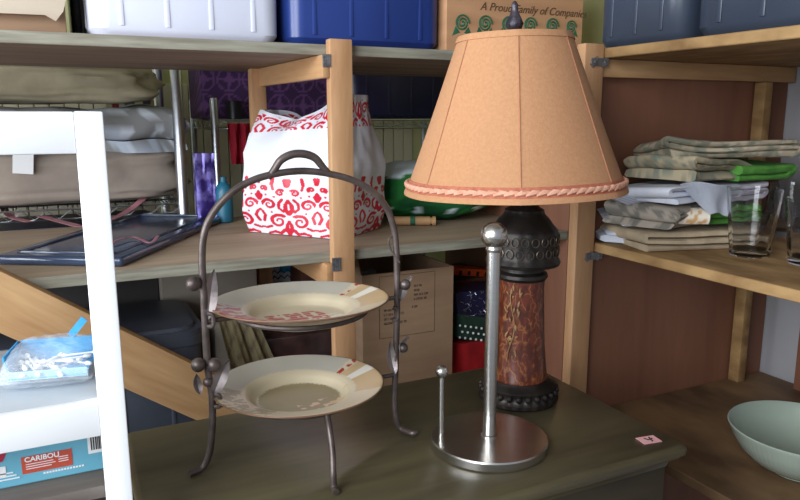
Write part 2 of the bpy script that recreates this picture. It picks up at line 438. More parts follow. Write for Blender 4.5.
# ================================================================== THE CHEST
TX0, TX1, TY0, TY1, TZ = .055, .782, .656, 1.054, -.463
chest = thing('wooden_chest', 'olive brown wooden chest with moulded top standing in front of the shelves', 'chest', ((TX0 + TX1) / 2, (TY0 + TY1) / 2, FZ))
bm = nb()
prof = [(0, 0), (-.003, .0), (0, -.004), (.000, -.012), (.004, -.016), (.008, -.020), (.010, -.026), (.016, -.030)]
def rim_loops(bm, prof):
    loops = []
    for ins, z in prof:
        x0, x1, y0, y1 = TX0 + ins, TX1 - ins, TY0 + ins, TY1 - ins * .2
        r = .012; pts = []
        for cx, cy, a0 in ((x1 - r, y0 + r, -90), (x1 - r, y1 - r, 0), (x0 + r, y1 - r, 90), (x0 + r, y0 + r, 180)):
            for k in range(5):
                a = math.radians(a0 + k * 22.5); pts.append((cx + r * math.cos(a), cy + r * math.sin(a), TZ + z))
        loops.append([bm.verts.new(p) for p in pts])
    for A_, B_ in zip(loops, loops[1:]):
        n = len(A_)
        for i in range(n): bm.faces.new((A_[i], A_[(i + 1) % n], B_[(i + 1) % n], B_[i]))
    bm.faces.new(loops[0]); bm.faces.new(loops[-1][::-1])
rim_loops(bm, [(.006, 0), (.001, -.003), (0, -.008), (.001, -.013), (.006, -.016), (.006, -.019), (.012, -.021), (.016, -.027), (.018, -.034)])
obj('top', bm, M['chest'], chest, world=True)
bm = nb(); bx(bm, TX0 + .022, TX1 - .022, TY0 + .022, TY1 - .01, FZ + .08, TZ - .033, .004); obj('body', bm, M['chest_body'], chest, world=True)
for i in range(3):
    z1 = TZ - .085 - i * .215
    bm = nb(); bx(bm, TX0 + .045, TX1 - .045, TY0 + .010, TY0 + .0225, z1 - .2, z1, .005)
    dr = obj('drawer', bm, M['chest'], chest, world=True)
    for s in (-1, 1):
        bm = nb(); ball(bm, ((TX0 + TX1) / 2 + s * .2, TY0 + .000, z1 - .1), .014); obj('knob', bm, M['lamp_metal'], dr, world=True)
for x in (TX0 + .05, TX1 - .05):
    for y in (TY0 + .05, TY1 - .05):
        bm = nb(); lathe(bm, [(0, 0), (.018, 0), (.022, .03), (.028, .06), (.03, .082), (0, .082)], 20, (x, y, FZ)); obj('foot', bm, M['chest_body'], chest, world=True)

# pink price sticker with a handwritten 4
q = atz(655, 438.5, TZ)
tagp = thing('price_sticker', 'small pink paper price sticker with a black handwritten mark on the chest corner', 'sticker', (q.x - .012, q.y, TZ), math.radians(-8))
bm = nb(); box(bm, (0, 0, .0006), (.030, .021, .0006)); obj('paper', bm, M['pink_sticker'], tagp)
bm = nb()
for a, b_ in (((-.005, .005), (-.002, -.001)), ((-.002, -.001), (.006, .001)), ((.004, .006), (.001, -.007))):
    a = Vector((a[0], a[1], .0012)); b2 = Vector((b_[0], b_[1], .0012)); tube(bm, [a, b2], .0010, 6)
obj('ink_mark', bm, M['ink'], tagp)

# ================================================================== LAMP
L0 = atz(518, 397, TZ)
lamp = thing('table_lamp', 'table lamp with amber etched column, dark metal fittings and peach panelled shade', 'lamp', (L0.x, L0.y, TZ))
seg = 64
def notch(a, z, i): return 1 + (.018 * math.cos(a * 26) if 3 <= i <= 6 else 0)
bm = nb(); lathe(bm, [(0, 0), (.062, 0), (.065, .003), (.065, .009), (.062, .012), (.0605, .015), (.060, .023), (.061, .026), (.057, .030), (.052, .033), (.048, .038), (.0, .038)], 130, rf=notch)
obj('base', bm, M['lamp_metal'], lamp)
bm = nb()
for k in range(26):
    a = 2 * PI * k / 26
    ball(bm, (.0615 * math.cos(a), .0615 * math.sin(a), .019), .0048, 8, (1, 1, 1.2))
obj('beading', bm, M['lamp_metal'], lamp)
# amber column with etched gold vines
m, nt, bs = base_mat('amber etched glass', .28)
tc = nt.nodes.new('ShaderNodeTexCoord'); mp = nt.nodes.new('ShaderNodeMapping'); mp.inputs['Scale'].default_value = (1, 1, .35)
vo = nt.nodes.new('ShaderNodeTexVoronoi'); vo.feature = 'DISTANCE_TO_EDGE'; vo.inputs['Scale'].default_value = 75
nz = nt.nodes.new('ShaderNodeTexNoise'); nz.inputs['Scale'].default_value = 24; nz.inputs['Detail'].default_value = 3
vm = nt.nodes.new('ShaderNodeVectorMath'); vm.operation = 'MULTIPLY_ADD'; vm.inputs[1].default_value = (.05, .05, .05)
nt.links.new(tc.outputs['Object'], mp.inputs['Vector']); nt.links.new(tc.outputs['Object'], nz.inputs['Vector'])
nt.links.new(nz.outputs['Color'], vm.inputs[0]); nt.links.new(mp.outputs['Vector'], vm.inputs[2]); nt.links.new(vm.outputs['Vector'], vo.inputs['Vector'])
cr = nt.nodes.new('ShaderNodeValToRGB'); cr.color_ramp.elements[0].position = .02; cr.color_ramp.elements[0].color = srgb(132, 82, 46)
cr.color_ramp.elements[1].position = .07; cr.color_ramp.elements[1].color = srgb(96, 42, 26)
nz2 = nt.nodes.new('ShaderNodeTexNoise'); nz2.inputs['Scale'].default_value = 9
mx = nt.nodes.new('ShaderNodeMix'); mx.data_type = 'RGBA'; mx.inputs['B'].default_value = srgb(72, 30, 18)
nt.links.new(vo.outputs['Distance'], cr.inputs['Fac']); nt.links.new(cr.outputs['Color'], mx.inputs['A'])
mr = nt.nodes.new('ShaderNodeMapRange'); mr.inputs['From Min'].default_value = .45; mr.inputs['From Max'].default_value = .62
nt.links.new(nz2.outputs['Fac'], mr.inputs['Value']); nt.links.new(mr.outputs['Result'], mx.inputs['Factor'])
nt.links.new(mx.outputs['Result'], bs.inputs['Base Color'])
M['amber'] = m
bm = nb(); lathe(bm, [(0, .036), (.0455, .036), (.046, .042), (.0435, .06), (.040, .10), (.0375, .15), (.036, .19), (.0365, .206), (0, .206)], 64)
obj('amber_column', bm, M['amber'], lamp)
# pale flower sprig painted on the side seen
bm = nb(); rng = random.Random(3)
def oncol(ang, z, r=.0435): return Vector((r * math.cos(ang), r * math.sin(ang), z))
cam_a = math.atan2(-L0.y, -L0.x)
def colr(z): return .0455 - (z - .04) / .166 * .0095 + .0002
stem = [oncol(cam_a - .35 + .12 * math.sin(z * 60), z, colr(z) - .0002) for z in np.linspace(.075, .195, 18)]
tube(bm, stem, .0009, 6)
for k in range(30):
    z = rng.uniform(.08, .198); a = cam_a - .35 + rng.uniform(-.28, .3)
    p = oncol(a, z, colr(z)); q2 = oncol(a + rng.uniform(-.14, .14), z + rng.uniform(.003, .011), colr(z + .006))
    tube(bm, [p, (p + q2) / 2 + Vector((0, 0, .001)), q2], [.0007, .0019, .0006], 6)
M['gold_etch'] = mat('pale gold etching', srgb(158, 122, 80), srgb(132, 96, 60), .5, scale=40)
obj('etched_sprig', bm, M['gold_etch'], lamp)
def flut(a, z, i): return 1 + .012 * math.cos(a * 16)
bm = nb(); lathe(bm, [(0, .204), (.038, .204), (.041, .209), (.040, .214), (.034, .218), (.033, .223), (.046, .228), (.058, .229), (.060, .234), (.057, .240), (.055, .244), (.0545, .262), (.055, .279), (.0535, .285), (.047, .292), (.040, .302), (.033, .309), (.031, .316), (.024, .32), (.020, .326), (.018, .344), (0, .344)], 96, rf=lambda a, z, i: 1 + (.012 * math.cos(a * 16) if 9 <= i <= 13 or 17 <= i <= 19 else 0))
obj('pierced_head', bm, M['lamp_metal'], lamp)
bm = nb()
for row, z in enumerate((.252, .271)):
    for k in range(22):
        a = 2 * PI * (k + row * .5) / 22; c = Vector((.0562 * math.cos(a), .0562 * math.sin(a), z))
        tx = Vector((-math.sin(a), math.cos(a), 0)); ring = []
        for j in range(11):
            t = j * 2 * PI / 10; ring.append(c + tx * (.0058 * math.cos(t)) + Vector((0, 0, .0068 * math.sin(t))))
        tube(bm, ring, .0011, 5, cap=False)
M['filigree'] = mat('worn bronze filigree', srgb(98, 86, 74), srgb(66, 58, 50), .4, metal=.7, scale=60)
obj('filigree_band', bm, M['filigree'], lamp)
# harp and bulb
HZ = .330
tilt = math.radians(-2.0)
hp = []
for k in range(31):
    t = PI * k / 30; hp.append((-.045 * math.cos(t) ** 1 * (1 if True else 0), 0, .335 + .245 * math.sin(t) ** .8))
bm = nb(); tube(bm, hp, .0018, 8); obj('harp', bm, M['harp'], lamp)
bm = nb(); lathe(bm, [(0, .340), (.014, .340), (.016, .36), (.016, .385), (.026, .41), (.030, .435), (.024, .46), (.012, .472), (0, .475)], 24); obj('bulb', bm, M['bulb'], lamp)
# shade
NP = 7; ph0 = cam_a + math.radians(4)
ZB0, ZT0 = .346, .580; RB, RT = .175, .087
off = -.017
def panel_f(a):
    t = ((a - ph0) / (2 * PI / NP)) % 1.0
    u = abs(t - .5) * 2      # 1 at the seams
    return 1 - .022 * (1 - u * u)
def shade_r(z):
    t = (z - ZB0) / (ZT0 - ZB0)
    return RB + (RT - RB) * (max(t, 0) ** .96)
def shade_pt(a, z, dr=0):
    r = shade_r(z) * panel_f(a) + dr
    return Vector((r * math.cos(a), r * math.sin(a), z))
bm = nb(); N = 224; rows = 30
outer = []; inner = []
for i in range(rows + 1):
    z = ZB0 + (ZT0 - ZB0) * i / rows
    outer.append([bm.verts.new(shade_pt(2 * PI * k / N, z)) for k in range(N)])
    inner.append([bm.verts.new(shade_pt(2 * PI * k / N, z, -.0015)) for k in range(N)])
for i in range(rows):
    for k in range(N):
        k2 = (k + 1) % N
        bm.faces.new((outer[i][k], outer[i][k2], outer[i + 1][k2], outer[i + 1][k]))
        bm.faces.new((inner[i][k2], inner[i][k], inner[i + 1][k], inner[i + 1][k2]))
for k in range(N):
    k2 = (k + 1) % N
    bm.faces.new((inner[0][k], inner[0][k2], outer[0][k2], outer[0][k])); bm.faces.new((outer[-1][k], outer[-1][k2], inner[-1][k2], inner[-1][k]))
shade = obj('lamp_shade', bm, M['shade'], lamp)
bm = nb()
for j in range(NP):
    a = ph0 + j * 2 * PI / NP
    tube(bm, [shade_pt(a, ZB0 + .016 + (ZT0 - ZB0 - .018) * t / 16, .0004) for t in range(17)], .0010, 6)
obj('seam', bm, M['seam'], shade)
def band(z0, z1, dr, name, mt):
    bm = nb(); A = []
    for z, d_ in ((z0, 0), (z0, dr), ((z0 + z1) / 2, dr * 1.3), (z1, dr), (z1, 0)):
        A.append([bm.verts.new(shade_pt(2 * PI * k / N, z, d_)) for k in range(N)])
    for i in range(4):
        for k in range(N): bm.faces.new((A[i][k], A[i][(k + 1) % N], A[i + 1][(k + 1) % N], A[i + 1][k]))
    obj(name, bm, mt, shade)
band(ZB0 - .001, ZB0 + .007, .002, 'bottom_hem', M['shade'])
band(ZB0 + .0065, ZB0 + .0215, .0014, 'trim_tape', M['trim_red'])
band(ZT0 - .008, ZT0 + .001, .0016, 'top_hem', M['shade'])
bm = nb(); K = 74
for j in range(K):
    a = 2 * PI * j / K; da = 2 * PI / K
    p = [shade_pt(a + da * (u - .5) * 1.35, ZB0 + .0135 + v, .0035) for u, v in ((0, -.0022), (.5, .0012), (1, .0022))]
    tube(bm, p, [.0018, .0042, .0018], 7)
obj('braid', bm, M['braid'], shade)
bm = nb()
for a in (0, PI / 2, PI, 3 * PI / 2):
    tube(bm, [(0, 0, ZT0 - .004), shade_pt(a, ZT0 - .004, -.003)], .0016, 6)
obj('spider', bm, M['harp'], shade)
bm = nb(); lathe(bm, [(0, .578), (.006, .578), (.007, .584), (.004, .588), (.010, .594), (.0125, .602), (.010, .611), (.006, .618), (.0045, .624), (.0055, .629), (.003, .634), (0, .636)], 24, rf=lambda a, z, i: 1 + .1 * math.cos(a * 6 + z * 300))
fin = obj('finial', bm, M['finial'], lamp)
fin.location = (0, 0, -.004)
for o_ in (shade,):
    o_.matrix_basis = Matrix.Translation(RGT * off) @ Matrix.Translation((0, 0, HZ)) @ Matrix.Rotation(math.radians(1.5), 4, FWD * -1) @ Matrix.Translation((0, 0, -HZ))
fin.matrix_basis = shade.matrix_basis.copy() @ Matrix.Translation((0, 0, -.004))

# ================================================================== PAPER TOWEL HOLDER
P0 = atz(489, 441, TZ + .006)
tow = thing('paper_towel_holder', 'brushed steel upright paper towel holder with ball finials, without a roll', 'towel holder', (P0.x, P0.y, TZ))
bm = nb(); lathe(bm, [(0, 0), (.080, 0), (.0825, .002), (.083, .0125), (.0815, .0145), (.030, .0152), (0, .0152)], 96); obj('base_plate', bm, M['steel'], tow)
bm = nb(); lathe(bm, [(0, .015), (.0118, .015), (.0118, .017), (.0092, .018), (.0092, .284), (.0092, .287), (0, .287)], 40); obj('rod', bm, M['steel'], tow)
bm = nb(); lathe(bm, [(0, .281), (.010, .281), (.0112, .285), (.010, .288)] + [(.0182 * math.cos(t), .304 + .0182 * math.sin(t)) for t in np.linspace(-1.0, PI / 2, 16)][:-1] + [(0, .3222)], 40); obj('ball_finial', bm, M['steel'], tow)
A1 = atz(441, 438, TZ + .015) - Vector((P0.x, P0.y, TZ))
bm = nb(); lathe(bm, [(0, .013), (.0045, .013), (.0045, .015), (.0035, .016), (.0035, .108), (0, .108)], 20, (A1.x, A1.y, 0))
arm = obj('tension_rod', bm, M['steel'], tow)
bm = nb(); lathe(bm, [(0, .105), (.004, .105)] + [(.0088 * math.cos(t), .114 + .0088 * math.sin(t)) for t in np.linspace(-1.0, PI / 2, 10)][:-1] + [(0, .1228)], 24, (A1.x, A1.y, 0)); obj('small_ball', bm, M['steel'], arm)

# ================================================================== PLATE STAND
PY = .88
def P(x, y): return aty(x, y, PY)
st0 = atz(302, 440, TZ)
stand = thing('plate_stand', 'two tier bronze iron plate stand with arched handle, leaves and berries', 'plate stand', (.29, PY, TZ))
def W(bm, name, mt=M['iron'], parent=None): return obj(name, bm, mt, parent or stand, world=True)
gz = TZ + .0045
FLp = atz(191, 472, gz); FRp = atz(414, 433, gz); FFp = atz(334, 489, gz)
r = .0046
arch = [P(213, 400), P(208, 370), P(205.5, 330), P(203.5, 290), P(202, 262), P(203, 240), P(208, 222), P(219, 205), P(235, 190), P(256, 179), P(280, 173), P(305, 171), P(330, 174), P(352, 180), P(372, 191), P(386, 207), P(393, 225), P(396, 245), P(397, 275), P(397, 310), P(396, 350), P(395, 385)]
bm = nb(); tube(bm, spline(arch, 6), r, 12); W(bm, 'arch_frame')
bm = nb(); tube(bm, spline([P(212, 395), P(212.5, 415), P(211.5, 436), P(209, 454), atz(203, 467, gz + .003), atz(189, 474, gz)], 8), [r] * 41, 12); W(bm, 'foot')
bm = nb(); tube(bm, spline([P(395, 380), P(394.5, 402), P(396, 418), P(401, 428), FRp + Vector((-.004, 0, .001)), FRp + Vector((.003, -.001, .001))], 8), [r] * 41, 12); W(bm, 'foot')
# lower ring level and front leg
UZ, LZ = -.2720 + .0143, -.3885 + .0150
UC = Vector((aty(301, 300, PY).x, PY, UZ)); LC = Vector((aty(299, 384, PY).x, PY, LZ))
fl0 = Vector((aty(327, 415, PY - .086).x, PY - .086, LZ))
bm = nb(); tube(bm, spline([fl0, fl0 + Vector((.001, -.006, -.02)), (fl0 + FFp) / 2 + Vector((.001, -.004, 0)), FFp + Vector((0, .002, .02)), FFp + Vector((0, .0, .003)), FFp + Vector((-.001, -.010, .001))], 8), [.0042] * 41, 12); W(bm, 'foot')
bm = nb(); h = [P(268, 178), P(274, 170), P(281, 160), P(292, 154.5), P(304, 154), P(315, 158), P(322, 166), P(330, 175)]
hs = spline(h, 6); rr = [.0042 + .0012 * math.sin(PI * i / (len(hs) - 1)) for i in range(len(hs))]
tube(bm, hs, rr, 12); W(bm, 'handle')
for C0, rad in ((UC, .088), (LC, .086)):
    bm = nb()
    tube(bm, [C0 + Vector((rad * math.cos(t), rad * math.sin(t), .001)) for t in np.linspace(0, 2 * PI, 65)], .0032, 8, cap=False)
    for sx, px_ in ((-1, 205 if C0 is UC else 211), (1, 397 if C0 is UC else 395.5)):
        e = aty(px_, 305 if C0 is UC else 392, PY); tube(bm, [C0 + Vector((sx * rad, 0, .001)), Vector((e.x, PY, C0.z + .001))], .0032, 8)
    W(bm, 'plate_ring')
for (x, y, rad) in ((193, 283, .0095), (197.5, 364, .0092), (213, 364, .0092), (207, 381, .0062), (404, 284, .0078), (402, 347, .0072)):
    bm = nb(); q = P(x, y) + Vector((0, -.004, 0)); ball(bm, q, rad, 20); W(bm, 'berry')
def leaf(p, q, w, tw=0.3):
    """pointed leaf blade between two points with a raised midrib"""
    bm = nb(); p = Vector(p); q = Vector(q); d_ = q - p; side = Vector((1, 0, 0)) - d_ * (d_.x / d_.length_squared); side.normalize()
    up = d_.cross(side).normalized(); side = (side * math.cos(tw) + up * math.sin(tw)).normalized(); up = d_.cross(side).normalized()
    n = 10; top = []; bot = []
    for i in range(n + 1):
        t = i / n; hw = w * math.sin(PI * t ** .75) ** .8 + .0004; c0 = p + d_ * t + up * (.006 * math.sin(PI * t))
        top.append([bm.verts.new(c0 + side * hw * s + up * (-.003 * abs(s) + .0014)) for s in (-1, -.5, 0, .5, 1)])
        bot.append([bm.verts.new(c0 + side * hw * s + up * (-.003 * abs(s) - .0004)) for s in (-1, -.5, 0, .5, 1)])
    for i in range(n):
        for k in range(4):
            bm.faces.new((top[i][k], top[i][k + 1], top[i + 1][k + 1], top[i + 1][k])); bm.faces.new((bot[i][k + 1], bot[i][k], bot[i + 1][k], bot[i + 1][k + 1]))
        bm.faces.new((top[i][0], top[i + 1][0], bot[i + 1][0], bot[i][0])); bm.faces.new((top[i][4], bot[i][4], bot[i + 1][4], top[i + 1][4]))
    bm.faces.new(top[0] + bot[0][::-1]); bm.faces.new(top[-1][::-1] + bot[-1])
    W(bm, 'leaf', M['iron_leaf'])
M['iron_leaf'] = mat('silvered iron leaf', srgb(146, 136, 134), srgb(112, 102, 100), .45, metal=.6, scale=50, bump=.3, bscale=120)
f = Vector((0, -.006, 0))
leaf(P(207, 318) + f, P(213, 268) + f, .0085, -.15)
leaf(P(213, 392) + f, P(228, 358) + f, .0085, -.15)
leaf(P(199, 392) + f, P(195, 372) + f, .0050, 0)
leaf(P(398, 300) + f, P(409, 275) + f, .0055, 0)
leaf(P(393, 372) + f, P(388, 340) + f, .0065, -.1)
leaf(P(398, 352) + f, P(406, 335) + f, .0045, .4)
for (x, y) in ((209, 318), (216, 398), (393, 312)):
    bm = nb(); q = P(x, y) + f
    tube(bm, spline([q + Vector((-.003, 0, .008)), q + Vector((.003, -.002, .005)), q + Vector((.003, -.002, -.008)), q + Vector((-.003, .002, -.010))], 5), .0030, 8)
    W(bm, 'clip')
bm = nb(); tube(bm, spline([P(398, 262) + f, P(391, 250), P(389, 240), P(396, 232)], 5), .0014, 6); W(bm, 'tendril')

# ------------------------------------------------------------------ plates
def plate(name_label, C0, R, seed, top):
    prof = [(0, .006), (.020, .0058), (.040, .006), (.056, .0065), (.062, .0078), (.067, .012), (.072, .0175), (.078, .0215), (.083, .0235), (.090, .0255), (.098, .028), (.106, .0305), (.114, .033), (.120, .0348), (.1235, .0352), (.1245, .0335), (.122, .0315), (.110, .0265), (.095, .0215), (.084, .018), (.076, .013), (.068, .005), (.060, .002), (.058, -.0005), (.054, -.0005), (.053, .002), (0, .002)]
    fine = []
    for (r0, z0), (r1, z1) in zip(prof, prof[1:]):
        n = max(1, int(abs(r1 - r0) / .0016)) if r0 < .125 and (z0 > .004) else 2
        for k in range(n): fine.append((r0 + (r1 - r0) * k / n, z0 + (z1 - z0) * k / n))
    fine.append(prof[-1])
    k_ = R / .1245
    fine = [(a * k_, b_ * k_ * .9) for a, b_ in fine]
    bm = nb(); lathe(bm, fine, 288)
    bmesh.ops.recalc_face_normals(bm, faces=bm.faces)
    me = bpy.data.meshes.new('plate'); bm.to_mesh(me); bm.free()
    cream = np.array(srgb(198, 184, 156)[:3]); grey = np.array(srgb(176, 170, 156)[:3]); red = np.array(srgb(158, 44, 34)[:3])
    tan = np.array(srgb(192, 164, 124)[:3]); white = np.array(srgb(214, 208, 196)[:3]); brown = np.array(srgb(110, 80, 62)[:3]); olive = np.array(srgb(146, 132, 98)[:3])
    def fn(co):
        x, y, z = co.T; rad = np.hypot(x, y) / k_; ang = np.degrees(np.arctan2(y, x))
        c = np.tile(cream, (len(co), 1))
        n1 = vnoise(co, 45, seed); n2 = vnoise(co, 170, seed + 1); n3 = vnoise(co * np.array([1, .35, 1]), 230, seed + 2)
        c = c * (1 - .12 * n1)[:, None]
        topside = z > -1
        rimz = rad > .083
        # rim painted in sections
        sec = rimz & (ang > 30) & (ang < 170); c[sec] = grey * (1 - .1 * n1[sec])[:, None]
        sec = rimz & (ang > -35) & (ang <= 22); c[sec] = tan * (1 - .2 * n1[sec])[:, None]
        sec = rimz & (ang > 2) & (ang < 12); c[sec] = white
        sec = rimz & ((ang > 160) | (ang < -128)) & (n2 > .42); c[sec] = red if top else olive
        sec = rimz & (ang > 23) & (ang < 28) & (n2 > .5); c[sec] = red
        # lettering like rows of red marks in the well
        if top:
            w = (rad < .054) & (y < .024) & (np.abs(((y + .06) / .011) % 1 - .5) < .42) & (n3 > .34) & (x > -.045) & (x < .034); c[w] = red
            w = (rad < .056) & (y < -.004) & (x > .018) & (n2 > .5); c[w] = white
        else:
            c[rad < .06] = olive * (1 - .1 * n1[rad < .06])[:, None]
            w = (rad < .058) & (y < -.012) & (n2 > .66) & (x > -.01); c[w] = np.array(srgb(206, 170, 150)[:3])
            w = (rad > .05) & (rad < .075) & (ang > -70) & (ang < 0) & (n2 > .62); c[w] = tan
        c[rad > .1228] = brown
        c[(z < .029 * k_) & (rad > .1215)] = brown
        un = (z < .002) | ((rad < .0525) & (z < .003)); c[un] = white
        return np.clip(c, 0, 1)
    paint(me, fn)
    me.materials.append(M['glaze'])
    o = bpy.data.objects.new('plate', me); COL.objects.link(o)
    for p in me.polygons: p.use_smooth = True
    o.location = C0; o.rotation_euler = (-.035 if top else -.01, 0, 0); tag(o, name_label, 'plate'); return o
plate('cream soup plate with red print lying on the upper ring of the plate stand', UC + Vector((0, 0, -.0143)), .1190, 1, True)
plate('olive beige soup plate lying on the lower ring of the plate stand', LC + Vector((0, 0, -.0150)), .1165, 5, False)

# ================================================================== WHITE OPEN SHELF UNIT (left, near)
ws = thing('white_shelf_unit', 'small white painted open shelf unit beside the chest', 'shelf unit', (-.2, .85, FZ))
def wp(name, x0, x1, y0, y1, z0, z1, m='white_paint', bev=.002):
    bm = nb(); bx(bm, x0, x1, y0, y1, z0, z1, bev); return obj(name, bm, M[m], ws, world=True)
LX1 = .0455; LX0 = LX1 - .0255; WF = .738
wp('leg', LX0, LX1, WF, WF + .024, FZ, .0035)
wp('leg', -.47, -.445, WF, WF + .024, FZ, .0035)
wp('leg', -.19, -.165, .948, .972, FZ, .0035)
wp('leg', -.47, -.445, .948, .972, FZ, .0035)
wp('top_rail', -.445, LX0, WF + .001, WF + .02, -.036, .0033)
wp('top_rail', -.445, -.19, .952, .97, -.036, .0033)
wp('shelf_rail', -.445, LX0, WF + .001, WF + .018, -.3235, -.2872)
S1 = -.289
wp('shelf', -.445, LX0 + .002, WF + .0182, .972, S1 - .012, S1, 'grey_shelf', .001)
S2 = -.39
wp('shelf', -.445, LX1 - .004, WF + .010 + .0145, .972, S2 - .014, S2, 'greybrown', .001)

# aqua carton on the lower shelf
cart = thing('tea_carton', 'aqua printed carton with a brick red label on the lower shelf of the white unit', 'carton', (-.14, .80, S2), 0)
cy = .800; cz1 = -.3035
bm = nb(); bx(bm, -.30, .024, cy, .93, S2 + .0005, cz1, .0015, 1); obj('carton_body', bm, M['aqua_box'], cart, world=True)
def cpt(x, y): return aty(x, y, cy)
def decal(name, x0, y0, x1, y1, m, d_=.0006, par=cart):
    a = cpt(x0, y0); c = cpt(x1, y1); bm = nb(); bx(bm, a.x, c.x, cy - d_, cy, min(a.z, c.z), max(a.z, c.z)); return obj(name, bm, M[m], par, world=True)
def Lc(v): return v - cart.location
a = cpt(21, 460); c = cpt(73, 464)
lab = decal('red_label', 21, 458, 73, 464, 'brick_red')
bm = nb(); z0_, z1_ = cpt(40, 471).z, cpt(40, 454).z
lab.data.transform(Matrix.Identity(4))
bpy.data.objects.remove(lab)
bm = nb(); bx(bm, a.x, c.x, cy - .0006, cy, z0_, z1_); lab = obj('red_label', bm, M['brick_red'], cart, world=True)
zt = z1_ - .0062
text('lettering', 'CARIBOU', .0078, Lc(Vector((a.x + .003, cy - .0008, zt))), (PI / 2, 0, 0), M['white_print'], lab, ext=.0002, bold=.00018)
bm = nb()
for i, (u0, u1) in enumerate(((.08, .62), (.08, .66), (.08, .58))):
    z = zt - .0028 - i * .0026
    bx(bm, a.x + (c.x - a.x) * u0, a.x + (c.x - a.x) * u1, cy - .0009, cy - .0005, z - .0004, z + .0004)
for i in range(3):
    z = zt - .0008 - i * .0026; bx(bm, a.x + (c.x - a.x) * .72, a.x + (c.x - a.x) * .92, cy - .0009, cy - .0005, z - .0004, z + .0004)
obj('small_print', bm, M['white_print'], lab, world=True)
bm = nb(); x0 = cpt(-14, 470).x; x1 = cpt(8, 470).x
prism(bm, [(x0, S2 + .036), (x1 + .001, S2 + .042), (x1 - .004, S2 + .032), (x0, S2 + .027)], cy - .0006, cy); obj('crimson_label', bm, M['crimson'], cart, world=True)
bm = nb(); bx(bm, x0, x1 - .002, cy - .0007, cy, S2 + .015, S2 + .026); obj('white_label', bm, M['white_print'], cart, world=True)
bm = nb(); xb = cpt(89, 460).x; bx(bm, xb, .0235, cy - .0006, cy, S2 + .022, S2 + .046); bc = obj('barcode_panel', bm, M['white_print'], cart, world=True)
bm = nb(); rng = random.Random(5); x = xb + .003
while x < .021:
    w = rng.choice((.0005, .0009, .0014)); bx(bm, x, x + w, cy - .0009, cy - .0005, S2 + .026, S2 + .043); x += w + rng.choice((.0006, .001))
obj('barcode', bm, M['ink'], bc, world=True)
bm = nb()
for i in range(14):
    xx = cpt(44 + i * 3, 478).x; bx(bm, xx, xx + .0022, cy - .0007, cy, S2 + .009, S2 + .0108)
for k in range(3):
    bx(bm, cpt(-10, 478).x, cpt(20 - k * 3, 478).x, cy - .0007, cy, S2 + .010 + k * .0035, S2 + .0112 + k * .0035)
obj('footer_print', bm, M['white_print'], cart, world=True)['kind'] = 'stuff'

# packet of swabs on the upper shelf of the white unit
pk = atz(52, 392, S1)
px0 = atz(8, 392, S1)
pk = atz(55, 396, S1)
pack = thing('swab_packet', 'opened sky blue card packet in clear film on the white shelf unit', 'packet', (pk.x, .842, S1), math.radians(-12))
bm = nb()
pw, pd, ph = .078, .060, .030
box(bm, (0, 0, .012), (pw, pd, .0015)); obj('inner_tray', bm, M['blue_card'], pack)
bm = nb(); box(bm, (0, pd / 2, .024), (pw, .0015, .026), Matrix.Rotation(-.15, 3, 'X')); obj('back_wall', bm, M['blue_card'], pack)
bm = nb(); box(bm, (-pw / 2, 0, .024), (.0015, pd, .026), Matrix.Rotation(-.2, 3, 'Y')); obj('side_wall', bm, M['blue_card'], pack)
bm = nb(); box(bm, (0, -pd / 2, .015), (pw * 1.03, .0018, .012), Matrix.Rotation(.5, 3, 'X')); obj('front_lip', bm, M['pale_blue_card'], pack)
bm = nb(); box(bm, (0.022, pd / 2, .048), (.008, .0012, .026), Matrix.Rotation(.7, 3, 'Y')); obj('torn_flap', bm, M['blue_card'], pack)
bm = nb(); rng = random.Random(11)
# crumpled clear film pouch under and around the card
nu, nv = 28, 20; V = []
for s in (1, -1):
    g = []
    for j in range(nv + 1):
        row = []
        for i in range(nu + 1):
            u = i / nu * 2 - 1; v = j / nv * 2 - 1
            e = max(0, (1 - u ** 4) * (1 - v ** 4)) ** .5
            z = .0115 + s * e * (.0105 if s < 0 else .034) + (.003 * mnoise.noise(Vector((u * 4, v * 4, s * 3))) * e)
            row.append(bm.verts.new((u * pw * .60, v * pd * .70 - .002, max(z, .0004))))
        g.append(row)
    V.append(g)
for s, g in enumerate(V):
    for j in range(nv):
        for i in range(nu):
            q = (g[j][i], g[j][i + 1], g[j + 1][i + 1], g[j + 1][i]); bm.faces.new(q if s == 0 else q[::-1])
bmesh.ops.remove_doubles(bm, verts=bm.verts, dist=.0002)
obj('clear_film', bm, M['film'], pack)
sw = None; rng = random.Random(21)
for k in range(16):
    u = rng.uniform(-.028, .030); v = rng.uniform(-.018, .016); a = rng.uniform(-.9, .9) if k % 3 else rng.uniform(1, 2)
    loc = pack.matrix_basis @ Vector((u, v, .0155 + .0032 * (k // 6)))
    if sw is None:
        bm = nb(); tube(bm, [(-.019, 0, 0), (.019, 0, 0)], .0011, 6); sw = obj('cotton_swab', bm, M['swab'])
        for s in (-1, 1):
            bm = nb(); ball(bm, (s * .018, 0, 0), .0028, 10, (1.9, 1, 1)); obj('cotton_tip', bm, M['swab'], sw)
        o = sw
    else:
        o = sw.copy(); COL.objects.link(o)
        for ch in list(sw.children):
            c_ = ch.copy(); COL.objects.link(c_); c_.parent = o
    o.location = loc; o.rotation_euler = (0, rng.uniform(-.12, .12), a)
    tag(o, 'small white cotton swab heaped in the blue card packet', 'cotton swab', 'cotton swabs in the blue packet')

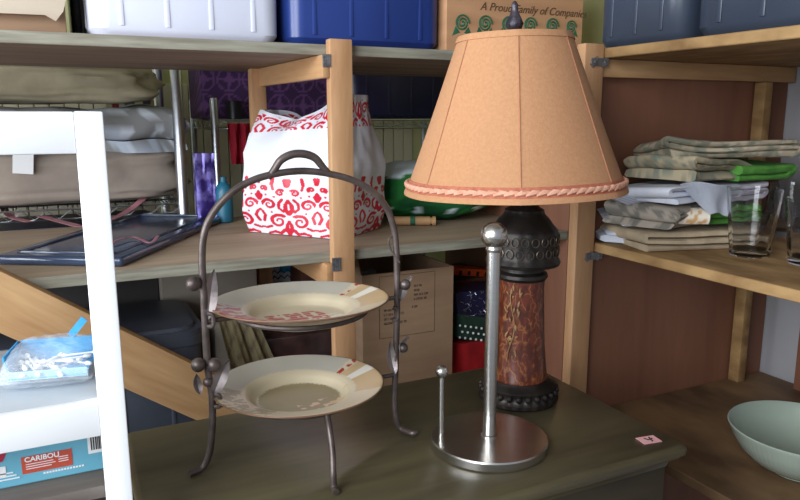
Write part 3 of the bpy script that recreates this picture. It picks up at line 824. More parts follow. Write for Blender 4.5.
# ================================================================== FOLDED CLOTH BUILDER
def folded(name, loc, rz, Lx, Wy, n, t, mt, label, cat, seed, group=None, wob=.006, pitch=None, fn=None, taper=0, res=1.0, dome=0):
    """a folded cloth: ribbon laid back and forth n times, width Wy; folds show at +-x, layers at the y ends"""
    pitch = pitch or t * 1.08
    path = []; step = .008 * res
    for i in range(n):
        z = i * pitch + t / 2; h = Lx / 2 - pitch / 2 - taper * i
        xs = np.linspace(-h, h, max(4, int(2 * h / step)))
        if i % 2: xs = xs[::-1]
        for x in xs: path.append((x, z))
        if i < n - 1:
            s = 1 if i % 2 == 0 else -1
            for k in range(1, 6):
                a = -PI / 2 + PI * k / 6; path.append((s * (h + pitch / 2 * math.cos(a) * 1.3), z + pitch / 2 + pitch / 2 * math.sin(a)))
    Np = len(path); offs = []
    for i in range(Np):
        a = path[max(0, i - 1)]; c = path[min(Np - 1, i + 1)]; dx, dz = c[0] - a[0], c[1] - a[1]; l = math.hypot(dx, dz) or 1
        offs.append((-dz / l * t / 2, dx / l * t / 2))
    ring = [(p[0] + o_[0], p[1] + o_[1]) for p, o_ in zip(path, offs)] + [(p[0] - o_[0], p[1] - o_[1]) for p, o_ in zip(path[::-1], offs[::-1])]
    m_ = max(6, int(Wy / step)); Hh = n * pitch
    bm = nb(); rows = []
    rr_ = t / 2
    for j in range(m_ + 1):
        y = -Wy / 2 + Wy * j / m_
        edge = min(1, min(j, m_ - j) / 1.5 + .55)
        row = []
        for k, (x, z) in enumerate(ring):
            cx, cz = path[k] if k < Np else path[2 * Np - 1 - k]
            X = cx + (x - cx); Z = cz + (z - cz) * edge
            nx = mnoise.noise(Vector((X * 9, y * 9, Z * 14 + seed * 5.7))); nz_ = mnoise.noise(Vector((X * 7 + 31, y * 7, Z * 6 + seed * 3.1)))
            ny = mnoise.noise(Vector((X * 6, Z * 40 + seed, 7.3)))
            f_ = min(1, Z / (.25 * Hh + 1e-6))
            dm = dome * (1 - (2 * X / Lx) ** 2) * (1 - (2 * y / Wy) ** 2) * (Z / Hh)
            row.append(bm.verts.new((X + nx * wob * 1.5, y + ny * wob * 1.6, max(Z + nz_ * wob * 1.1 * f_ + dm, .0003 + Z * .05))))
        rows.append(row)
    R_ = len(ring)
    for j in range(m_):
        for k in range(R_): bm.faces.new((rows[j][k], rows[j][(k + 1) % R_], rows[j + 1][(k + 1) % R_], rows[j + 1][k]))
    for row in (rows[0], rows[-1]):
        for k in range(Np - 1): bm.faces.new((row[k], row[k + 1], row[2 * Np - 2 - k], row[2 * Np - 1 - k]))
    bmesh.ops.recalc_face_normals(bm, faces=bm.faces)
    me = bpy.data.meshes.new(name); bm.to_mesh(me); bm.free()
    if fn: paint(me, fn)
    o = link(name, me, mt, None, 60)
    o.location = loc; o.rotation_euler = (0, 0, rz)
    tag(o, label, cat, group); return o

def two_tone(c1, c2, sc, th=.5, seed=0, c3=None):
    a, b_ = np.array(c1[:3]), np.array(c2[:3])
    def fn(co):
        n = vnoise(co, sc, seed); c = np.where((n > th)[:, None], b_, a)
        if c3 is not None:
            n2 = vnoise(co, sc * 1.7, seed + 9); c = np.where((n2 > .72)[:, None], np.array(c3[:3]), c)
        return c
    return fn
def gingham(c1, c2, p):
    a, b_ = np.array(c1[:3]), np.array(c2[:3])
    def fn(co):
        u = ((co[:, 0] / p) % 1 < .5).astype(float); v = ((co[:, 1] / p) % 1 < .5).astype(float); k = (u + v) / 2
        return a * (1 - k)[:, None] + b_ * k[:, None]
    return fn

def lump(name, c, s, mt, label, cat, seed, fn=None, rz=0, amp=.12, flat=True, res=(72, 40), parent=None, p=2.6):
    bm = nb(); nu_, nv_ = res; rows = []
    for j in range(nv_ + 1):
        ph_ = -PI / 2 + PI * j / nv_; row = []
        for i in range(nu_):
            a = 2 * PI * i / nu_
            def sp_(v_): return math.copysign(abs(v_) ** (2 / p), v_)
            x, y, z_ = sp_(math.cos(ph_)) * sp_(math.cos(a)), sp_(math.cos(ph_)) * sp_(math.sin(a)), sp_(math.sin(ph_))
            n = 1 + amp * mnoise.noise(Vector((x * 1.7 + seed, y * 1.7, z_ * 1.7))) + amp * .4 * mnoise.noise(Vector((x * 5 + seed, y * 5, z_ * 5)))
            X, Y, Z = x * s[0] / 2 * n, y * s[1] / 2 * n, z_ * s[2] / 2 * n + s[2] / 2
            row.append((X, Y, max(Z, .0005)))
        rows.append(row)
    V_ = [[bm.verts.new(q_) for q_ in row] if 0 < j < nv_ else [bm.verts.new(row[0])] for j, row in enumerate(rows)]
    for j in range(nv_):
        A_, B_ = V_[j], V_[j + 1]
        for i in range(nu_):
            i2 = (i + 1) % nu_
            if len(A_) == 1: bm.faces.new((A_[0], B_[i2], B_[i]))
            elif len(B_) == 1: bm.faces.new((A_[i], A_[i2], B_[0]))
            else: bm.faces.new((A_[i], A_[i2], B_[i2], B_[i]))
    bmesh.ops.recalc_face_normals(bm, faces=bm.faces)
    me = bpy.data.meshes.new(name); bm.to_mesh(me); bm.free()
    if fn: paint(me, fn)
    o = link(name, me, mt, parent, 70)
    o.location = c; o.rotation_euler = (0, 0, rz)
    if label: tag(o, label, cat)
    return o
# ------------------------------------------------------------------ linens on the right middle shelf
zr = RZ['mid']
G = None
def lin(*a, **k):
    k['wob'] = k.get('wob', .006) * 2.3; return folded(*a, res=.7, **k)
cx, cy2 = 1.105, .985
lin('folded_towel', (1.085, .975, zr), math.radians(-12), .25, .15, 3, .0105, M['beige'], 'beige towel folded with an open loop at the bottom of the linen stack', 'towel', 1, wob=.003, pitch=.0125)
z = zr + .041
lin('folded_cloth', (1.04, .992, z), math.radians(14), .17, .14, 3, .0122, M['print_cloth'], 'grey brown patterned cloth low on the left of the linen stack', 'cloth', 3, fn=two_tone(srgb(160, 150, 138), srgb(116, 112, 104), 90, .5, 2), wob=.006)
lin('folded_cloth', (1.178, .978, z), math.radians(-14), .12, .13, 3, .0110, M['green_cloth'], 'leaf green striped cloth in the middle of the linen stack', 'cloth', 4, wob=.005)
z2_ = z + .041
# rolled cream and orange cloth
def rolled(loc, rz, L, R, fn, label, seed):
    bm = nb(); n = 70; m_ = 26; turns = 2.6; t = R / (turns + .6)
    prof = []
    for k in range(n + 1):
        a = k / n * turns * 2 * PI; r_ = t * .5 + (R - t) * k / n; prof.append((r_ * math.cos(a) * 1.35, r_ * math.sin(a), a, r_))
    ring = [((r_ + t * .38) * math.cos(a) * 1.35, (r_ + t * .38) * math.sin(a)) for _, _, a, r_ in prof] + [((r_ - t * .38) * math.cos(a) * 1.35, (r_ - t * .38) * math.sin(a)) for _, _, a, r_ in prof[::-1]]
    rows = []
    for j in range(m_ + 1):
        y = -L / 2 + L * j / m_
        rows.append([bm.verts.new((x + .003 * mnoise.noise(Vector((x * 20, y * 20, seed))), y + .006 * mnoise.noise(Vector((x * 30, z_ * 30, seed))), z_ + R * 1.02 + .002 * mnoise.noise(Vector((y * 20, x * 20, seed + 3))))) for x, z_ in ring])
    K = len(ring)
    for j in range(m_):
        for k in range(K): bm.faces.new((rows[j][k], rows[j][(k + 1) % K], rows[j + 1][(k + 1) % K], rows[j + 1][k]))
    for row in (rows[0], rows[-1]):
        for k in range(n): bm.faces.new((row[k], row[k + 1], row[K - 2 - k], row[K - 1 - k]))
    bmesh.ops.recalc_face_normals(bm, faces=bm.faces)
    me = bpy.data.meshes.new('rolled_cloth'); bm.to_mesh(me); bm.free(); paint(me, fn)
    o = link('rolled_cloth', me, M['print_cloth'], None, 60); o.location = loc; o.rotation_euler = (0, 0, rz); return tag(o, label, 'cloth')
rolled((1.030, .925, z + .001), math.radians(58), .085, .019, two_tone(srgb(222, 212, 196), srgb(200, 158, 108), 130, .55, 4), 'cream cloth with orange blots rolled up at the front of the linen stack', 2)
lin('folded_cloth', (1.06, .99, z2_ + .006), math.radians(6), .19, .15, 3, .0102, M['white_cloth'], 'plain white cloth folded across the middle of the linen stack', 'cloth', 6, wob=.008)
lin('folded_cloth', (1.19, .975, z2_ + .001), math.radians(-8), .12, .13, 3, .0108, M['lilac_cloth'], 'pale lilac cloth folded above the striped green one', 'cloth', 8, wob=.006)
# white corner hanging over the front
bm = nb(); rows = []
for j in range(13):
    v = j / 12; row = []
    for i in range(15):
        u = i / 14; w_ = .10 * (1 - v * .62)
        row.append(bm.verts.new(((u - .5) * w_ + .028 * v, -.004 - .006 * v + .004 * math.sin(u * 7 + v * 3), -.055 * v + .004 * math.sin(u * 5))))
    rows.append(row)
for j in range(12):
    for i in range(14): bm.faces.new((rows[j][i], rows[j][i + 1], rows[j + 1][i + 1], rows[j + 1][i]))
bmesh.ops.solidify(bm, geom=bm.faces[:], thickness=.002)
solo('napkin', bm, M['white_cloth'], 'white napkin corner drooping over the front of the linen stack', 'napkin', (1.045, .895, z2_ + .042), math.radians(-18))
z3 = z2_ + .044
lin('folded_cloth', (1.215, .970, z3 - .004), math.radians(-4), .15, .14, 2, .0165, M['green_cloth'], 'bright leaf green cloth folded near the top right of the linen stack', 'cloth', 9, wob=.004)
q1 = two_tone(srgb(182, 168, 140), srgb(148, 142, 122), 70, .5, 6, srgb(126, 136, 124))
lin('folded_cloth', (1.105, .98, z3 + .0), math.radians(8), .20, .155, 3, .0115, M['print_cloth'], 'olive beige patterned quilt cloth with dark edging folded near the top of the linen stack', 'cloth', 12, fn=q1, wob=.0085)
lin('folded_cloth', (1.140, .975, z3 + .041), math.radians(-16), .24, .15, 3, .0098, M['print_cloth'], 'grey green patterned quilt cloth on the very top of the linen stack', 'cloth', 13, fn=two_tone(srgb(178, 166, 144), srgb(140, 140, 124), 80, .5, 8, srgb(198, 186, 164)), wob=.0085)
lin('folded_cloth', (1.00, 1.020, zr + .002), math.radians(60), .075, .09, 4, .013, M['white_cloth'], 'white crumpled cloth squeezed between the linen stack and the post', 'cloth', 15, wob=.012)
lin('folded_cloth', (1.00, 1.015, zr + .062), math.radians(70), .07, .09, 3, .013, M['print_cloth'], 'grey white checked cloth squeezed in beside the post above the crumpled one', 'cloth', 16, fn=gingham(srgb(210, 212, 220), srgb(150, 152, 166), .012), wob=.010)

# ------------------------------------------------------------------ glasses
def tumbler(loc, H, rt, rb, label, nf=10):
    def rf(a, z, i):
        if i in range(1, 9) and z < H * .62:
            return 1 - .035 * (1 - abs(math.cos(a * nf / 2)))
        return 1
    bm = nb()
    prof = [(0, 0), (rb * .93, 0), (rb, .003), (rb * 1.01, H * .12), (rb + (rt - rb) * .3, H * .3), (rb + (rt - rb) * .5, H * .5), (rb + (rt - rb) * .6, H * .6), (rb + (rt - rb) * .72, H * .68), (rt * .98, H * .9), (rt, H), (rt - .0022, H), (rt * .98 - .0024, H * .9), (rb + (rt - rb) * .6 - .003, H * .62), (rb - .003, H * .2), (rb - .006, .012), (0, .010)]
    lathe(bm, prof, 80, rf=rf)
    solo('drinking_glass', bm, M['glass'], label, 'glass', loc)
g1 = atz(759, 257, zr); g2 = atz(822, 268, zr); g3 = atz(786, 236, zr)
tumbler((g1.x, g1.y + .02, zr), .120, .0455, .034, 'clear faceted drinking glass standing in front of the folded linens')
tumbler((g2.x + .012, g2.y + .03, zr), .105, .045, .034, 'clear drinking glass cut by the edge of the picture, nearest of the glasses')
tumbler((g3.x, g3.y, zr), .108, .041, .032, 'clear drinking glass standing behind the two nearer glasses')

# ------------------------------------------------------------------ bowl
b0_ = atz(798, 471, RZ['low'])
BR, BH = .118, .092
bprof = [(0, 0), (.042, 0), (.046, .002), (.047, .006), (.060, .012), (.080, .025), (.097, .045), (.108, .066), (.1145, .083), (.118, .0885), (.1185, .091), (.117, .0925), (.1145, .0905), (.110, .082), (.103, .064), (.091, .045), (.074, .027), (.052, .015), (.02, .011), (0, .011)]
bprof = [(a, c * .88) for a, c in bprof]
bm = nb(); lathe(bm, bprof, 240, rf=lambda a, z, i: 1 + (.010 * abs(math.cos(a * 40)) if 4 <= i <= 8 else 0))
solo('ribbed_bowl', bm, M['sage'], 'sage green ribbed ceramic bowl on the lower strand board shelf', 'bowl', (b0_.x, b0_.y, RZ['low']), angle=50)

# ================================================================== TOTES
def tote(name, X0, X1, Y0, Y1, z, H, mt, label, group=None, ribs=True, side='y'):
    t = thing(name, label, 'storage tote', ((X0 + X1) / 2, (Y0 + Y1) / 2, z), 0, group)
    W_, D_ = (X1 - X0) / 2, (Y1 - Y0) / 2
    bm = nb(); loops = []
    def loop(s, zz, rc):
        pts = []
        w, d_ = W_ * s, D_ * s
        rc = min(rc, w * .5, d_ * .5)
        for cx_, cy_, a0 in ((w - rc, -d_ + rc, -90), (w - rc, d_ - rc, 0), (-w + rc, d_ - rc, 90), (-w + rc, -d_ + rc, 180)):
            for k in range(7):
                a = math.radians(a0 + k * 15); pts.append((cx_ + rc * math.cos(a), cy_ + rc * math.sin(a), zz))
        return [bm.verts.new(p) for p in pts]
    L_ = [(.86, 0, .02), (.91, .002, .03), (.935, .008, .035), (.96, .016, .036), (.97, H * .5, .04), (.98, H * .86, .04), (1.0, H * .865, .042), (1.0, H * .93, .042)]
    loops = [loop(*q) for q in L_]
    for A_, B_ in zip(loops, loops[1:]):
        n = len(A_)
        for i in range(n): bm.faces.new((A_[i], A_[(i + 1) % n], B_[(i + 1) % n], B_[i]))
    bm.faces.new(loops[0][::-1]); bm.faces.new(loops[-1])
    body = obj('body', bm, mt, t)
    for sy in (-1, 1):
        for k in range(4):
            x = (-.66 + k * .44) * W_
            bm = nb(); box(bm, (x, sy * D_ * .957, H * .45), (.010, .006, H * .74), None, .002); obj('rib', bm, mt, body)
    for sx in (-1, 1):
        for k in range(3):
            y = (-.55 + k * .55) * D_
            bm = nb(); box(bm, (sx * W_ * .957, y, H * .45), (.006, .010, H * .74), None, .002); obj('rib', bm, mt, body)
    bm = nb(); loops = [loop(s, zz, .045) for s, zz in ((.98, H * .93), (.999, H * .93), (.999, H * .965), (1.0, H * .975), (.93, H * .975), (.92, H), (.0001 + .9, H))]
    for A_, B_ in zip(loops, loops[1:]):
        n = len(A_)
        for i in range(n): bm.faces.new((A_[i], A_[(i + 1) % n], B_[(i + 1) % n], B_[i]))
    bm.faces.new(loops[0][::-1]); bm.faces.new(loops[-1])
    obj('lid', bm, mt, t)
    return t
tx = lambda px_: aty(px_, 30, 1.49).x
tote('storage_tote', tx(85), tx(283.5), 1.475, 1.93, ZT, .26, M['tote_white'], 'milky white plastic storage tote on the top left shelf')
tote('storage_tote', tx(284.5), tx(444), 1.475, 1.95, ZT, .27, M['tote_blue'], 'royal blue plastic storage tote on the top left shelf')
tote('storage_tote', .945, 1.38, .885, 1.105, RZ['up'], .25, M['tote_slate'], 'slate blue tote on the top right shelf, the one by the pine post')
tote('storage_tote', .945, 1.40, .60, .878, RZ['up'], .25, M['tote_slate'], 'slate blue tote on the top right shelf, farther from the pine post')

# torn cardboard carton top left
cb = thing('cardboard_carton', 'brown cardboard carton with torn lower corner at the top left', 'carton', (-.05, 1.7, ZT))
xr = aty(66, 20, 1.52).x
bm = nb(); bx(bm, -.55, xr, 1.52, 1.90, ZT + .0005, ZT + .30, .003); obj('carton_body', bm, M['cardboard'], cb, world=True)
bm = nb()
za = aty(0, 15, 1.50).z
pts = [(-.45, za - .002), (xr - .035, za + .004), (xr - .018, za - .006), (xr - .004, za + .012), (xr + .004, za + .04), (xr + .004, ZT + .29), (-.45, ZT + .29)]
prism(bm, pts, 1.497, 1.501); obj('torn_flap', bm, M['cardboard_pale'], cb, world=True)
bm = nb(); bx(bm, aty(72, 20, 1.75).x, aty(86, 20, 1.75).x, 1.75, 1.95, ZT + .0005, ZT + .25, .004)
solo('storage_bin', bm, M['black_plastic'], 'black narrow bin between the torn carton and the white tote', 'bin', (0, 0, 0))

# tan carton with rose print behind the lamp shade
rc = thing('rose_carton', 'tan cardboard carton with green roses and brown script behind the lamp shade', 'carton', (1.0, 1.7, ZT))
rx0, rx1 = aty(446, 20, 1.475).x, min(aty(583, 20, 1.475).x, XR - .002)
rx1 = aty(583, 20, 1.475).x
bm = nb(); bx(bm, rx0, rx1, 1.475, 1.83, ZT + .0005, ZT + .24, .002, 1); obj('carton_body', bm, M['cardboard_tan'], rc, world=True)
yf = 1.4745
def Rl(v): return Vector(v) - rc.location
def rose(x, z, r_):
    bm = nb(); sp = []
    for k in range(40):
        a = k / 39 * 2.3 * 2 * PI; q = r_ * (1 - .86 * k / 39); sp.append((x + q * math.cos(a), yf, z + q * math.sin(a)))
    tube(bm, sp, r_ * .13, 4)
    for s in (-1, 1):
        prism(bm, [(x + s * r_ * .9, z - r_ * .4), (x + s * r_ * 1.35, z - r_ * 1.5), (x + s * r_ * .3, z - r_ * 1.1)], yf - .0004, yf + .0004)
    obj('rose_print', bm, M['green_ink'], rc, world=True)
for i, px_ in enumerate((462, 485, 508, 530, 552, 571)):
    q = aty(px_, 23 + i * .8, 1.475); rose(q.x, q.z, .0195 if i < 5 else .016)
q = aty(481, 9.5, 1.47); text('script_lettering', 'A Proud Family of Companies', .0262, Rl((q.x, yf - .0002, q.z)), (PI / 2, 0, 0), M['ink_brown'], rc, shear=.35)

# ================================================================== DAMASK BAG
def spiral(cx_, cy_, r0, r1, a0, turns, n=26):
    return [(cx_ + (r0 + (r1 - r0) * k / n) * math.cos(a0 + turns * 2 * PI * k / n), cy_ + (r0 + (r1 - r0) * k / n) * math.sin(a0 + turns * 2 * PI * k / n)) for k in range(n + 1)]
def damask_strokes():
    s = []
    def add(pts, w0, w1):
        w0 *= 1.35; w1 *= 1.35
        n = len(pts) - 1
        for i in range(n):
            s.append((*pts[i], *pts[i + 1], w0 + (w1 - w0) * i / n))
    # coordinates in a tile 1 wide (mirror at 0), 1.35 high
    add(spiral(.20, .30, .03, .15, 0, 1.35), .012, .028)
    add(spiral(.33, .68, .025, .12, 2.2, -1.3), .010, .026)
    add(spiral(.12, .95, .015, .075, 1.0, 1.2), .010, .022)
    add(spiral(.40, 1.05, .015, .06, 2.6, 1.2), .010, .02)
    add([(0, .02), (.05, .12), (.04, .22), (0, .30)], .030, .02)
    add([(.0, .12), (.10, .10), (.17, .03), (.28, .06), (.40, .02)], .03, .016)
    add([(.46, .30), (.42, .42), (.46, .52), (.5, .56)], .022, .014)
    add([(.0, .48), (.06, .56), (.05, .68), (.0, .78)], .034, .016)
    add([(.10, .52), (.17, .60), (.16, .72), (.10, .80)], .018, .022)
    add([(.5, .80), (.46, .88), (.5, .96)], .03, .015)
    add([(.0, 1.12), (.02, 1.22)], .04, .03)
    add([(.24, 1.02), (.27, 1.14), (.25, 1.26)], .018, .034)
    add([(.5, 1.18), (.48, 1.28)], .03, .03)
    add([(.34, .18), (.44, .14), (.5, .16)], .02, .012)
    for (x, y) in ((.3, .5), (.45, .68), (.08, .42), (.22, .86), (.36, .9)): s.append((x, y, x + .001, y, .022))
    return np.array(s)
DS = damask_strokes()
def damask(u, v):
    """u,v in tile units -> bool mask"""
    uu = np.abs(((u + .5) % 1.0) - .5)
    m_ = np.zeros(len(u), bool)
    for x0, y0, x1, y1, w in DS:
        dx, dy = x1 - x0, y1 - y0; l2 = dx * dx + dy * dy + 1e-9
        t = np.clip(((uu - x0) * dx + (v - y0) * dy) / l2, 0, 1)
        m_ |= (uu - x0 - t * dx) ** 2 + (v - y0 - t * dy) ** 2 < w * w
    return m_
C0 = Vector((.618, 1.572, ZM)); e1 = Vector((-.615, .788, 0)).normalized(); e2 = Vector((.788, .615, 0)).normalized()
LL, DD, HH = .300, .205, .330
bagc = C0 + e1 * LL / 2 + e2 * DD / 2
nu, nv = 620, 210
perim = 2 * (LL + DD)
def per(u):
    """distance along perimeter starting at left-back corner going along the left face to C0, then the right face"""
    u = u % perim
    hL, hD = LL / 2, DD / 2
    if u < LL: return (hL - u, -hD)
    u -= LL
    if u < DD: return (-hL, -hD + u)
    u -= DD
    if u < LL: return (-hL + u, hD)
    return (hL, hD - (u - LL))
vs = np.zeros((nv + 1, nu, 3)); uvs = np.zeros((nv + 1, nu, 2))
base_ring = [per(perim * k / nu) for k in range(nu)]
# round the corners a little by local averaging
br = np.array(base_ring)
for _ in range(14): br = (np.roll(br, 1, 0) + br * 2 + np.roll(br, -1, 0)) / 4
for j in range(nv + 1):
    v = j / nv; z = HH * v
    bulge = 1 + .05 * math.sin(PI * min(1, v * 1.25)) - .0 * v
    close = 1 - .55 * max(0, v - .62) / .38            # mouth of the bag pinched together
    sL = (1 - .10 * max(0, v - .5) / .5) * bulge * (.93 + .07 * min(1, v * 8))
    for k in range(nu):
        a, c = br[k]
        ang = 2 * PI * k / nu
        w = .010 * mnoise.noise(Vector((a * 9, c * 9, z * 9 + 4))) * min(1, v * 4) + .005 * mnoise.noise(Vector((a * 26, c * 26, z * 22 + 9))) * min(1, v * 4)
        cr_ = .012 * max(0, v - .45) / .55 * math.sin(a * 55 + z * 25)
        A_ = a * sL; Cc = c * bulge * close
        nl = math.hypot(a / LL, c / DD) + 1e-6
        A_ += a / LL / nl * (w); Cc += c / DD / nl * (w + cr_)
        top = z - .04 * max(0, v - .8) / .2 * (1 + math.sin(a * 21 + 1.3)) * .5 + (.018 * max(0, v - .6) * (-a / LL) * 5)
        p = bagc + e1 * A_ + e2 * Cc
        vs[j, k] = (p.x, p.y, ZM + .001 + top); uvs[j, k] = (perim * k / nu, z)
me = bpy.data.meshes.new('bag_body')
fl = []
for j in range(nv):
    for k in range(nu):
        k2 = (k + 1) % nu; fl.append((j * nu + k, j * nu + k2, (j + 1) * nu + k2, (j + 1) * nu + k))
fl.append(tuple(range(nu))[::-1])
bag = thing('gift_bag', 'white carrier bag with red damask scroll print on the middle shelf', 'bag', tuple(bagc))
co = vs.reshape(-1, 3) - np.array(bagc)
me.from_pydata(co.tolist(), [], fl)
uvf = uvs.reshape(-1, 2)
def bagfn(_):
    u, v = uvf[:, 0], uvf[:, 1]; TU, TV = .165, .112
    wh = np.array(srgb(226, 228, 236)[:3]); rd = np.array(srgb(206, 26, 54)[:3])
    mk = damask(u / TU + .15, v / TV)
    mk2 = damask(u / (TU * .9) + .3, (v - .258) / (TV * .9) + .25) & (v > .262) & (v < .32)
    mk = (mk & (v < .150)) | mk2
    c = np.tile(wh, (len(u), 1)); c[mk] = rd; return c
paint(me, bagfn)
o = link('bag_body', me, M['print_bag'], bag, 50)
# ================================================================== other things on the middle shelf
# dark lid with ribbons
ld = thing('tote_lid', 'dark blue glossy plastic lid lying on the middle shelf beneath pink ribbon', 'lid', (.02, 1.79, ZM), math.radians(59))
bm = nb(); lw, ldp = .62, .27
box(bm, (0, 0, .010), (lw, ldp, .020), None, .008, 4)
obj('lid_body', bm, M['lid_dark'], ld)
bm = nb()
for (x0, y0, x1, y1) in ((-lw / 2 + .03, -ldp / 2 + .03, lw / 2 - .03, -ldp / 2 + .04), (-lw / 2 + .03, ldp / 2 - .04, lw / 2 - .03, ldp / 2 - .03), (-lw / 2 + .03, -ldp / 2 + .03, -lw / 2 + .04, ldp / 2 - .03), (lw / 2 - .04, -ldp / 2 + .03, lw / 2 - .03, ldp / 2 - .03)):
    bx(bm, x0, x1, y0, y1, .0185, .024, .002)
obj('raised_border', bm, M['lid_dark'], ld)
Rz = Matrix.Rotation(math.radians(59), 4, 'Z')
cA = Vector((.105, 1.478, 0)); ctr = cA + (Rz @ Vector((lw / 2, ldp / 2, 0)))
ld.location = (ctr.x, ctr.y, ZM); ld.matrix_basis = Matrix.Translation(ld.location) @ Rz
def ribbon(pts, w, label, th=.0012):
    bm = nb(); sp = spline(pts, 8); A = []
    for i, p in enumerate(sp):
        t = (sp[min(i + 1, len(sp) - 1)] - sp[max(i - 1, 0)]).normalized(); s = t.cross(Vector((0, 0, 1))).normalized()
        A.append([bm.verts.new(p + s * w / 2), bm.verts.new(p - s * w / 2), bm.verts.new(p - s * w / 2 + Vector((0, 0, th))), bm.verts.new(p + s * w / 2 + Vector((0, 0, th)))])
    for a, c in zip(A, A[1:]):
        for k in range(4): bm.faces.new((a[k], a[(k + 1) % 4], c[(k + 1) % 4], c[k]))
    bm.faces.new(A[0][::-1]); bm.faces.new(A[-1])
    base = Vector(sp[0]); bmesh.ops.translate(bm, vec=-base, verts=bm.verts)
    solo('ribbon', bm, M['ribbon'], label, 'ribbon', base)
lz = ZM + .0245
def lp(x, y, dz=0): return atz(x, y, lz + dz)
ribbon([lp(40, 216), lp(70, 224, .004), lp(84, 226, .002), lp(112, 219, .004), lp(128, 211, .006), lp(142, 200, .028), lp(146, 194, .03)], .022, 'dusty pink ribbon looped over the dark lid behind the white leg')
ribbon([lp(2, 204, .008), lp(6, 212, .003), lp(14, 218), lp(30, 222, .003)], .02, 'short curl of dusty pink ribbon at the far left of the dark lid')
ribbon([lp(108, 246), lp(118, 240, .004), lp(134, 237, .002), lp(150, 243, .001), lp(158, 236, .004)], .007, 'thin pale ribbon strand on the front of the dark lid')
# stick on the shelf
q = atz(417, 225, ZM)
rs = thing('wooden_rod', 'short tan wooden rod with printed mark lying near the shelf edge', 'rod', (q.x - .01, q.y, ZM), math.radians(-26))
bm = nb(); rot = Matrix.Rotation(PI / 2, 3, 'Y')
tube(bm, [(-.065, 0, .0125), (.045, 0, .0125)], .0122, 20); obj('rod_body', bm, M['pine_x'], rs)
bm = nb(); tube(bm, [(-.01, 0, .0125), (.004, 0, .0125)], .0126, 20); obj('printed_band', bm, M['green_ink'], rs)
bm = nb(); tube(bm, [(.045, 0, .0125), (.050, 0, .0125), (.052, 0, .0125), (.060, 0, .0125)], [.0095, .0095, .0128, .0128], 20); obj('turned_end', bm, M['pine_x'], rs)

# green fabric bag behind the shade
def greenfn(co):
    g = np.array(srgb(44, 118, 58)[:3]); d = np.array(srgb(26, 82, 44)[:3]); w = np.array(srgb(208, 222, 226)[:3])
    n = vnoise(co, 22, 3); c = np.where((n > .55)[:, None], d, g)
    z = co[:, 2]; c[(z > .128) & (n > .3)] = w
    u = (co[:, 0] / .085) % 1 - .5; v_ = (z - .035) / .012
    c[((u / .13) ** 2 + v_ ** 2) < 1] = w
    return c
lump('fabric_bag', (.985, 1.83, ZM), (.38, .26, .165), M['print_cloth'], 'green and white fabric bag slumped on the middle shelf behind the shade', 'bag', 5, greenfn, math.radians(-20), .14)

# purple foil gift bag, teal bottle, red cloth
def bagbox(name, x, y, z, w, d, h, mt, label, cat, taper=.0, crumple=.003, seed=1, rz=0, sub=8):
    bm = nb(); rows = []
    n = 4 * sub
    for j in range(13):
        v = j / 12; row = []
        for k in range(n):
            s_, t = divmod(k, sub); t = t / sub
            a, c = [(-.5 + t, -.5), (.5, -.5 + t), (.5 - t, .5), (-.5, .5 - t)][s_]
            kx = 1 - taper * v; X, Y = a * w * kx, c * d * kx * (1 - .25 * v)
            X += crumple * mnoise.noise(Vector((a * 5, c * 5, v * 4 + seed))); Y += crumple * 2 * mnoise.noise(Vector((a * 5, c * 5, v * 4 + seed + 8)))
            row.append(bm.verts.new((X, Y, v * h)))
        rows.append(row)
    for j in range(12):
        for k in range(n): bm.faces.new((rows[j][k], rows[j][(k + 1) % n], rows[j + 1][(k + 1) % n], rows[j + 1][k]))
    bm.faces.new(rows[0][::-1]); bm.faces.new(rows[-1])
    return solo(name, bm, mt, label, cat, (x, y, z), rz)
q = aty(205, 205, 2.02); bagbox('gift_bag', q.x + .002, 2.02, ZM, .052, .05, .195, M['purple_foil'], 'narrow shiny purple foil gift bag standing by the chrome pole', 'bag', .0, .004, 3)
q = aty(223, 205, 2.0)
bm = nb(); lathe(bm, [(0, 0), (.021, 0), (.024, .004), (.024, .085), (.020, .102), (.009, .114), (.009, .128), (0, .128)], 28); tb = solo('squeeze_bottle', bm, M['teal'], 'teal plastic bottle between the purple gift bag and the damask bag', 'bottle', (q.x + .004, 2.0, ZM))
q = aty(242, 150, 2.28)
bm = nb(); rows = []
for j in range(16):
    v = j / 15; rows.append([bm.verts.new(((i / 12 - .5) * (.085 - .02 * v), .010 * math.sin(i * 1.3 + v * 2), -v * .13)) for i in range(13)])
for j in range(15):
    for i in range(12): bm.faces.new((rows[j][i], rows[j][i + 1], rows[j + 1][i + 1], rows[j + 1][i]))
bmesh.ops.solidify(bm, geom=bm.faces[:], thickness=.004)
solo('hanging_cloth', bm, M['red_cloth'], 'bright red cloth hanging from the wire rack left of the damask bag', 'cloth', (q.x, 2.283, -.026))

